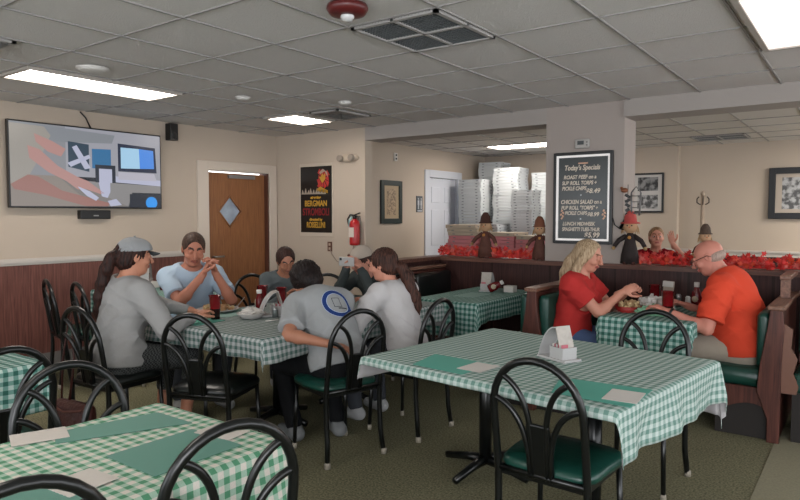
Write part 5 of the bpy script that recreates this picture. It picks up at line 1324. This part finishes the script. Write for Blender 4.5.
# woman in a grey cap, seen from behind
pat = mat('trousers_check', '#25282a', .8); nt = pat.node_tree; tc = [n for n in nt.nodes if n.bl_idname == 'ShaderNodeTexCoord'][0]
ck = nt.nodes.new('ShaderNodeTexChecker'); ck.inputs['Scale'].default_value = 90; ck.inputs['Color1'].default_value = srgb('#17191b'); ck.inputs['Color2'].default_value = srgb('#4a4c4b')
nt.links.new(tc.outputs['Object'], ck.inputs['Vector']); nt.links.new(ck.outputs['Color'], nt.nodes['Principled BSDF'].inputs['Base Color'])
r, J, H = person('person', 'person in grey cap and grey long sleeved shirt with ponytail, back turned, at the left', SPECS['woman'], SK1, shirt='#8f8e8d', pants=pat, body=1.18, fem=True, sleeve=1.8, sleeve_r=1.12, seed=1, shoes='#2a2a2a', pantsm='capri')
dk = hairmat('hair_dark', '#150e0d', '#3a2019')
def fn(f, P, Fh, hs):
    scalp(f, P, Fh, hs, .03, .010)
    tail(f, [(P(0, -.10, .02), .03), (P(0, -.14, -.01), .034), (P(-.01, -.165, -.09), .038), (P(-.03, -.175, -.18), .036), (P(-.05, -.18, -.27), .032), (P(-.065, -.185, -.35), .024), (P(-.075, -.18, -.42), .008)])
hair_mesh(r, H, fn, dk, down=.22, amp=.005)
cap_on(r, H, mat('cap_grey', '#8a8c8e', .8, bump=.3, bscale=260), None, mat('cap_brim_dark', '#2c3034', .7), True)
# small dark print across the back of her shirt
f = MB(); bk = J['neck']-J['uu']*.10-J['fw']*.125
for i in range(7): f.tube([tuple(bk+J['rt']*(-.04+.013*i)+J['uu']*.008*math.sin(i*2.1)), tuple(bk+J['rt']*(-.034+.013*i)+J['uu']*(.018+.008*math.cos(i)))], .002, 4)

# man in pale blue, hands clasped
r, J, H = person('person', 'person in pale blue t-shirt leaning elbows on the table with hands clasped, facing us', SPECS['man'], ('ruddy', '#a86f5a', '#8a4c42', '#2a1c16'), shirt='#a3b4c4', pants='#3a3c40', body=1.04, sleeve=.72, seed=2, fingers=(1.1, 1.1), sleeve_r=1.02, palms=((1, .3, .1, .1, .1, .6), (-1, .3, .1, -.1, .1, .6)))
def fn(f, P, Fh, hs): scalp(f, P, Fh, hs, .052, .007)
hair_mesh(r, H, fn, hairmat('hair_brown', '#2b1e18', '#4d3a30'), amp=.002, freq=120)
wr = J['wrL']; d = nrm(J['wrL']-J['elL'])
MB().tube([tuple(wr-d*.02+(np.cross(d, [0, 0, 1.])*math.cos(q)*.031+np.cross(d, np.cross(d, [0, 0, 1.]))*math.sin(q)*.031)) for q in [i*PI/8 for i in range(16)]], .008, 8, close=True).build('bracelet', mat('bracelet', '#241316', .5), r)

# girl behind the curly haired boy
r, J, H = person('person', 'person with dark hair in grey top looking down, behind the curly haired boy', SPECS['girl'], SK4, shirt='#565c5e', pants='#2c2e33', body=.95, fem=True, sleeve=1.7, seed=3)
def fn(f, P, Fh, hs):
    scalp(f, P, Fh, hs, .045, .012); tail(f, [(P(0, -.09, .0), .04), (P(0, -.11, -.09), .03), (P(0, -.10, -.15), .015)])
hair_mesh(r, H, fn, hairmat('hair_dark2', '#1d1211', '#412a23'))

# curly haired boy, back turned, ring print on the shirt
def ring_shirt(J, sc_):
    m = mat('shirt_ring', '#8d8f90', .9, spec=.15, bump=.9, bscale=11); nt = m.node_tree; tc = [n for n in nt.nodes if n.bl_idname == 'ShaderNodeTexCoord'][0]
    c = J['neck']-J['uu']*.175+J['rt']*.035
    def dot(v, off):
        a = nt.nodes.new('ShaderNodeVectorMath'); a.operation = 'DOT_PRODUCT'; a.inputs[1].default_value = tuple(v); nt.links.new(tc.outputs['Object'], a.inputs[0])
        b_ = nt.nodes.new('ShaderNodeMath'); b_.operation = 'SUBTRACT'; b_.inputs[1].default_value = off; nt.links.new(a.outputs['Value'], b_.inputs[0]); return b_
    u = dot(J['rt'], float(c@J['rt'])); v = dot(J['uu'], float(c@J['uu'])); w_ = dot(J['fw'], float(c@J['fw']))
    cb = nt.nodes.new('ShaderNodeCombineXYZ'); nt.links.new(u.outputs[0], cb.inputs[0]); nt.links.new(v.outputs[0], cb.inputs[1])
    ln = nt.nodes.new('ShaderNodeVectorMath'); ln.operation = 'LENGTH'; nt.links.new(cb.outputs[0], ln.inputs[0])
    r = nt.nodes.new('ShaderNodeValToRGB'); r.color_ramp.interpolation = 'CONSTANT'; e = r.color_ramp.elements
    sc10 = nt.nodes.new('ShaderNodeMath'); sc10.operation = 'MULTIPLY'; sc10.inputs[1].default_value = 5; nt.links.new(ln.outputs['Value'], sc10.inputs[0])
    base = srgb('#8d8f90'); blue = srgb('#1f3468'); lite = srgb('#a9bcd6')
    e[0].position = 0; e[0].color = base; e[1].position = .37; e[1].color = lite
    for p_, c_ in ((.385, blue), (.52, lite), (.535, base)): x_ = e.new(p_); x_.color = c_
    nt.links.new(sc10.outputs[0], r.inputs[0])
    # mug outline and lettering bar inside the ring
    def band(n_, lo_, hi_):
        a = nt.nodes.new('ShaderNodeMath'); a.operation = 'GREATER_THAN'; a.inputs[1].default_value = lo_; nt.links.new(n_.outputs[0], a.inputs[0])
        b_ = nt.nodes.new('ShaderNodeMath'); b_.operation = 'LESS_THAN'; b_.inputs[1].default_value = hi_; nt.links.new(n_.outputs[0], b_.inputs[0])
        c_ = nt.nodes.new('ShaderNodeMath'); c_.operation = 'MULTIPLY'; nt.links.new(a.outputs[0], c_.inputs[0]); nt.links.new(b_.outputs[0], c_.inputs[1]); return c_
    def mul(a, b_): c_ = nt.nodes.new('ShaderNodeMath'); c_.operation = 'MULTIPLY'; nt.links.new(a.outputs[0], c_.inputs[0]); nt.links.new(b_.outputs[0], c_.inputs[1]); return c_
    def mx_(a, b_): c_ = nt.nodes.new('ShaderNodeMath'); c_.operation = 'MAXIMUM'; nt.links.new(a.outputs[0], c_.inputs[0]); nt.links.new(b_.outputs[0], c_.inputs[1]); return c_
    bar = mul(band(u, -.01, .055), band(v, -.045, -.036))
    m1 = mx_(mul(band(u, -.035, -.031), band(v, -.03, .04)), mul(band(u, .018, .022), band(v, -.03, .04)))
    m2 = mx_(mul(band(u, -.035, .022), band(v, .037, .041)), mul(band(u, -.035, .022), band(v, -.03, -.026)))
    k_ = mx_(bar, mx_(m1, m2))
    mxn = nt.nodes.new('ShaderNodeMix'); mxn.data_type = 'RGBA'; mxn.inputs[7].default_value = srgb('#2d3138'); nt.links.new(k_.outputs[0], mxn.inputs[0]); nt.links.new(r.outputs[0], mxn.inputs[6])
    back = nt.nodes.new('ShaderNodeMath'); back.operation = 'LESS_THAN'; back.inputs[1].default_value = -.02; nt.links.new(w_.outputs[0], back.inputs[0])
    mx2 = nt.nodes.new('ShaderNodeMix'); mx2.data_type = 'RGBA'; mx2.inputs[6].default_value = base; nt.links.new(back.outputs[0], mx2.inputs[0]); nt.links.new(mxn.outputs[2], mx2.inputs[7])
    nt.links.new(mx2.outputs[2], nt.nodes['Principled BSDF'].inputs['Base Color']); return [m]
Jb = joints(**SPECS['boy'])
r, J, H = person('person', 'boy with dark curly hair in grey shirt with blue ring on the back, hunched over', SPECS['boy'], SK4, shirt='#8d8f90', shirtmat=ring_shirt(Jb, .98), pants='#121315', body=1.08, sleeve=.80, sleeve_r=1.2, seed=4, shoes='#6d6f70')
def fn(f, P, Fh, hs):
    rnd = random.Random(3); scalp(f, P, Fh, hs, .07, .022)
    for k in range(90):
        th_ = rnd.uniform(0, 6.28); ph_ = rnd.uniform(-.25, 1.5); x_, y_, z_ = math.cos(th_)*math.cos(ph_), math.sin(th_)*math.cos(ph_), math.sin(ph_)
        if y_ > .45 and z_ < .55: continue
        f.ell(P(x_*.088, -.015+y_*.106, .03+z_*.098), (.02*hs,)*3, None, .008)
hair_mesh(r, H, fn, hairmat('hair_black', '#0b0909', '#221715'), amp=.004, freq=100)

# boy in a tan cap filming with a phone
r, J, H = person('person', 'person in tan cap and dark grey long sleeves holding a phone up to the face', SPECS['capboy'], SK2, shirt='#3d4242', pants='#26282c', body=1.0, sleeve=1.9, seed=5, fingers=(.9, .9), palms=((1, .2, .0, .35, .0, .5), (-1, .2, .0, -.35, .0, .5)))
def fn(f, P, Fh, hs): scalp(f, P, Fh, hs, .045, .010)
hair_mesh(r, H, fn, hairmat('hair_dark2', '#1d1211', '#412a23'))
cap_on(r, H, mat('cap_tan', '#a09488', .8, bump=.2, bscale=200), None, mat('cap_tan', '#a09488', .8), True, badge=(.02, .112, .085, mat('cap_badge', '#5d3024', .7)), high=.012)
ph = (wpt(J, 'wrL')+wpt(J, 'wrR'))/2+np.array([0, -.085, .055])
t = thing('mobile_phone', 'phone held up by the boy in the tan cap', 'phone', tuple(ph), .15)
MB().box((0, 0, 0), (.15, .009, .075)).build('case', mat('phone_case', '#9b9a98', .3), t, bevel=.003); MB().box((0, .0052, 0), (.138, .001, .066)).build('screen', mat('phone_glass', '#15191c', .08), t)
MB().box((-.055, -.0055, .02), (.02, .003, .02)).build('camera_lens', black, t)

# ponytailed girl in white
r, J, H = person('person', 'girl with long brown ponytail in white long sleeved shirt, seen from behind', SPECS['pony'], SK2, shirt='#b3b0b0', pants='#3b3d42', body=1.02, fem=True, sleeve=1.7, sleeve_r=1.25, seed=6, shoes='#9a9a9a')
def fn(f, P, Fh, hs):
    scalp(f, P, Fh, hs, .040, .014)
    tail(f, [(P(0, -.10, -.02), .028), (P(.01, -.145, -.05), .036), (P(.02, -.17, -.12), .042), (P(.02, -.175, -.20), .042), (P(.03, -.195, -.28), .040), (P(.03, -.20, -.35), .030), (P(.035, -.20, -.41), .010)])
hair_mesh(r, H, fn, hairmat('hair_pony', '#1b1110', '#4d3026'), down=.22, amp=.005)
P, Fh, hs, hc, hf, hr_, hu = H
MB().tube([tuple(P(.005+.03*math.cos(q), -.122, -.035+.03*math.sin(q))) for q in [i*PI/6 for i in range(12)]], .007, 6, close=True).build('hair_tie', mat('hair_tie', '#1a1a1a', .6), r)

# blond woman in red
r, J, H = person('person', 'blond person in red v-neck t-shirt and jeans eating at the booth', SPECS['blond'], SK2, shirt='#a8302e', pants='#4a5c80', body=1.16, fem=True, sleeve=.62, sleeve_r=1.2, seed=7, fingers=(1.0, 1.0), palms=((1, .3, -.3, .1, .5, .1), (-1, .3, -.3, -.1, .5, .1)), neckline=.012)
def fn(f, P, Fh, hs):
    scalp(f, P, Fh, hs, .040, .014)
    for s in (-1, 1):
        tail(f, [(P(s*.06, -.0, .05), .03), (P(s*.078, -.015, -.03), .030), (P(s*.088, -.03, -.11), .030), (P(s*.085, -.02, -.19), .026), (P(s*.075, .01, -.25), .012)])
    tail(f, [(P(0, -.08, .0), .05), (P(0, -.11, -.10), .058), (P(.0, -.12, -.19), .055), (P(.0, -.12, -.27), .035), (P(0, -.12, -.31), .012)])
    f.ell(P(0, .085, -.04), (.062*hs, .075*hs, .11*hs), Fh, .01, 's')
hair_mesh(r, H, fn, hairmat('hair_blond', '#7d664c', '#b7a185'), down=.15, amp=.0022, freq=140)

# bald man in orange
r, J, H = person('person', 'bald man with glasses in bright orange t-shirt and khaki shorts in the booth', SPECS['bald'], SK3, shirt='#c8452f', pants='#9d9285', body=1.20, belly=.04, sleeve=.80, sleeve_r=1.28, seed=8, fingers=(.8, .8), pantsm='shorts', wrinkle=1.3)
def fn(f, P, Fh, hs):
    f.ell(P(0, -.045, -.012), (.0775*hs, .070*hs, .045*hs), Fh, 0); f.ell(P(0, .045, .0), (.1*hs, .07*hs, .1*hs), Fh, .01, 's'); f.ell(P(0, -.02, .07), (.078*hs, .10*hs, .062*hs), Fh, .01, 's')
hair_mesh(r, H, fn, hairmat('hair_grey', '#8d7a70', '#a89488'), amp=.001)
P, Fh, hs, hc, hf, hr_, hu = H; gm = mat('glasses', '#2a2320', .3, .5)
f = MB()
for s in (-1, 1):
    f.tube([tuple(P(s*.034+.024*math.cos(q), .108, .010+.018*math.sin(q))) for q in [i*PI/8 for i in range(16)]], .0022, 6, close=True)
    f.tube([tuple(P(s*.058, .106, .014)), tuple(P(s*.074, .07, .014)), tuple(P(s*.083, -.01, .014)), tuple(P(s*.08, -.03, -.004))], .0024, 6)
f.tube([tuple(P(-.01, .110, .012)), tuple(P(.01, .110, .012))], .002, 6); f.build('glasses', gm, r)
wr = J['wrL']; d = nrm(J['wrL']-J['elL'])
MB().tube([tuple(wr-d*.015+(np.cross(d, [0, 0, 1.])*math.cos(q)*.031+np.cross(d, np.cross(d, [0, 0, 1.]))*math.sin(q)*.031)) for q in [i*PI/8 for i in range(16)]], .009, 8, close=True).build('watch', mat('watch', '#15130f', .35), r)

# child in red behind the ledge
r, J, H = person('person', 'child in dark red shirt behind the leaf garland, one hand raised beside the face', SPECS['child'], SK2, shirt='#7c1520', pants='#2c2e33', body=.92, fem=False, sleeve=.9, seed=9, child=True, palms=((0, 1, 0, 0, .2, .8), None), fingers=(.35, .5))
def fn(f, P, Fh, hs):
    scalp(f, P, Fh, hs, .048, .008); tail(f, [(P(0, -.09, .0), .035), (P(0, -.11, -.06), .03), (P(0, -.11, -.14), .012)])
hair_mesh(r, H, fn, hairmat('hair_child', '#6b4e38', '#9c7a5b'))
# the far booth seat the child sits on
t = thing('booth_bench', 'bench in the far room under the child in red', 'booth bench', (-1.70, 6.62, .06))
MB().box((0, 0, .53), (1.0, .42, .08)).build('seat_cushion', vdark, t, bevel=.02); MB().box((0, 0, .245), (1.0, .38, .49)).build('base', bwood, t)
MB().box((0, .24, .72), (1.0, .06, .44)).build('back_cushion', vdark, t, bevel=.02)
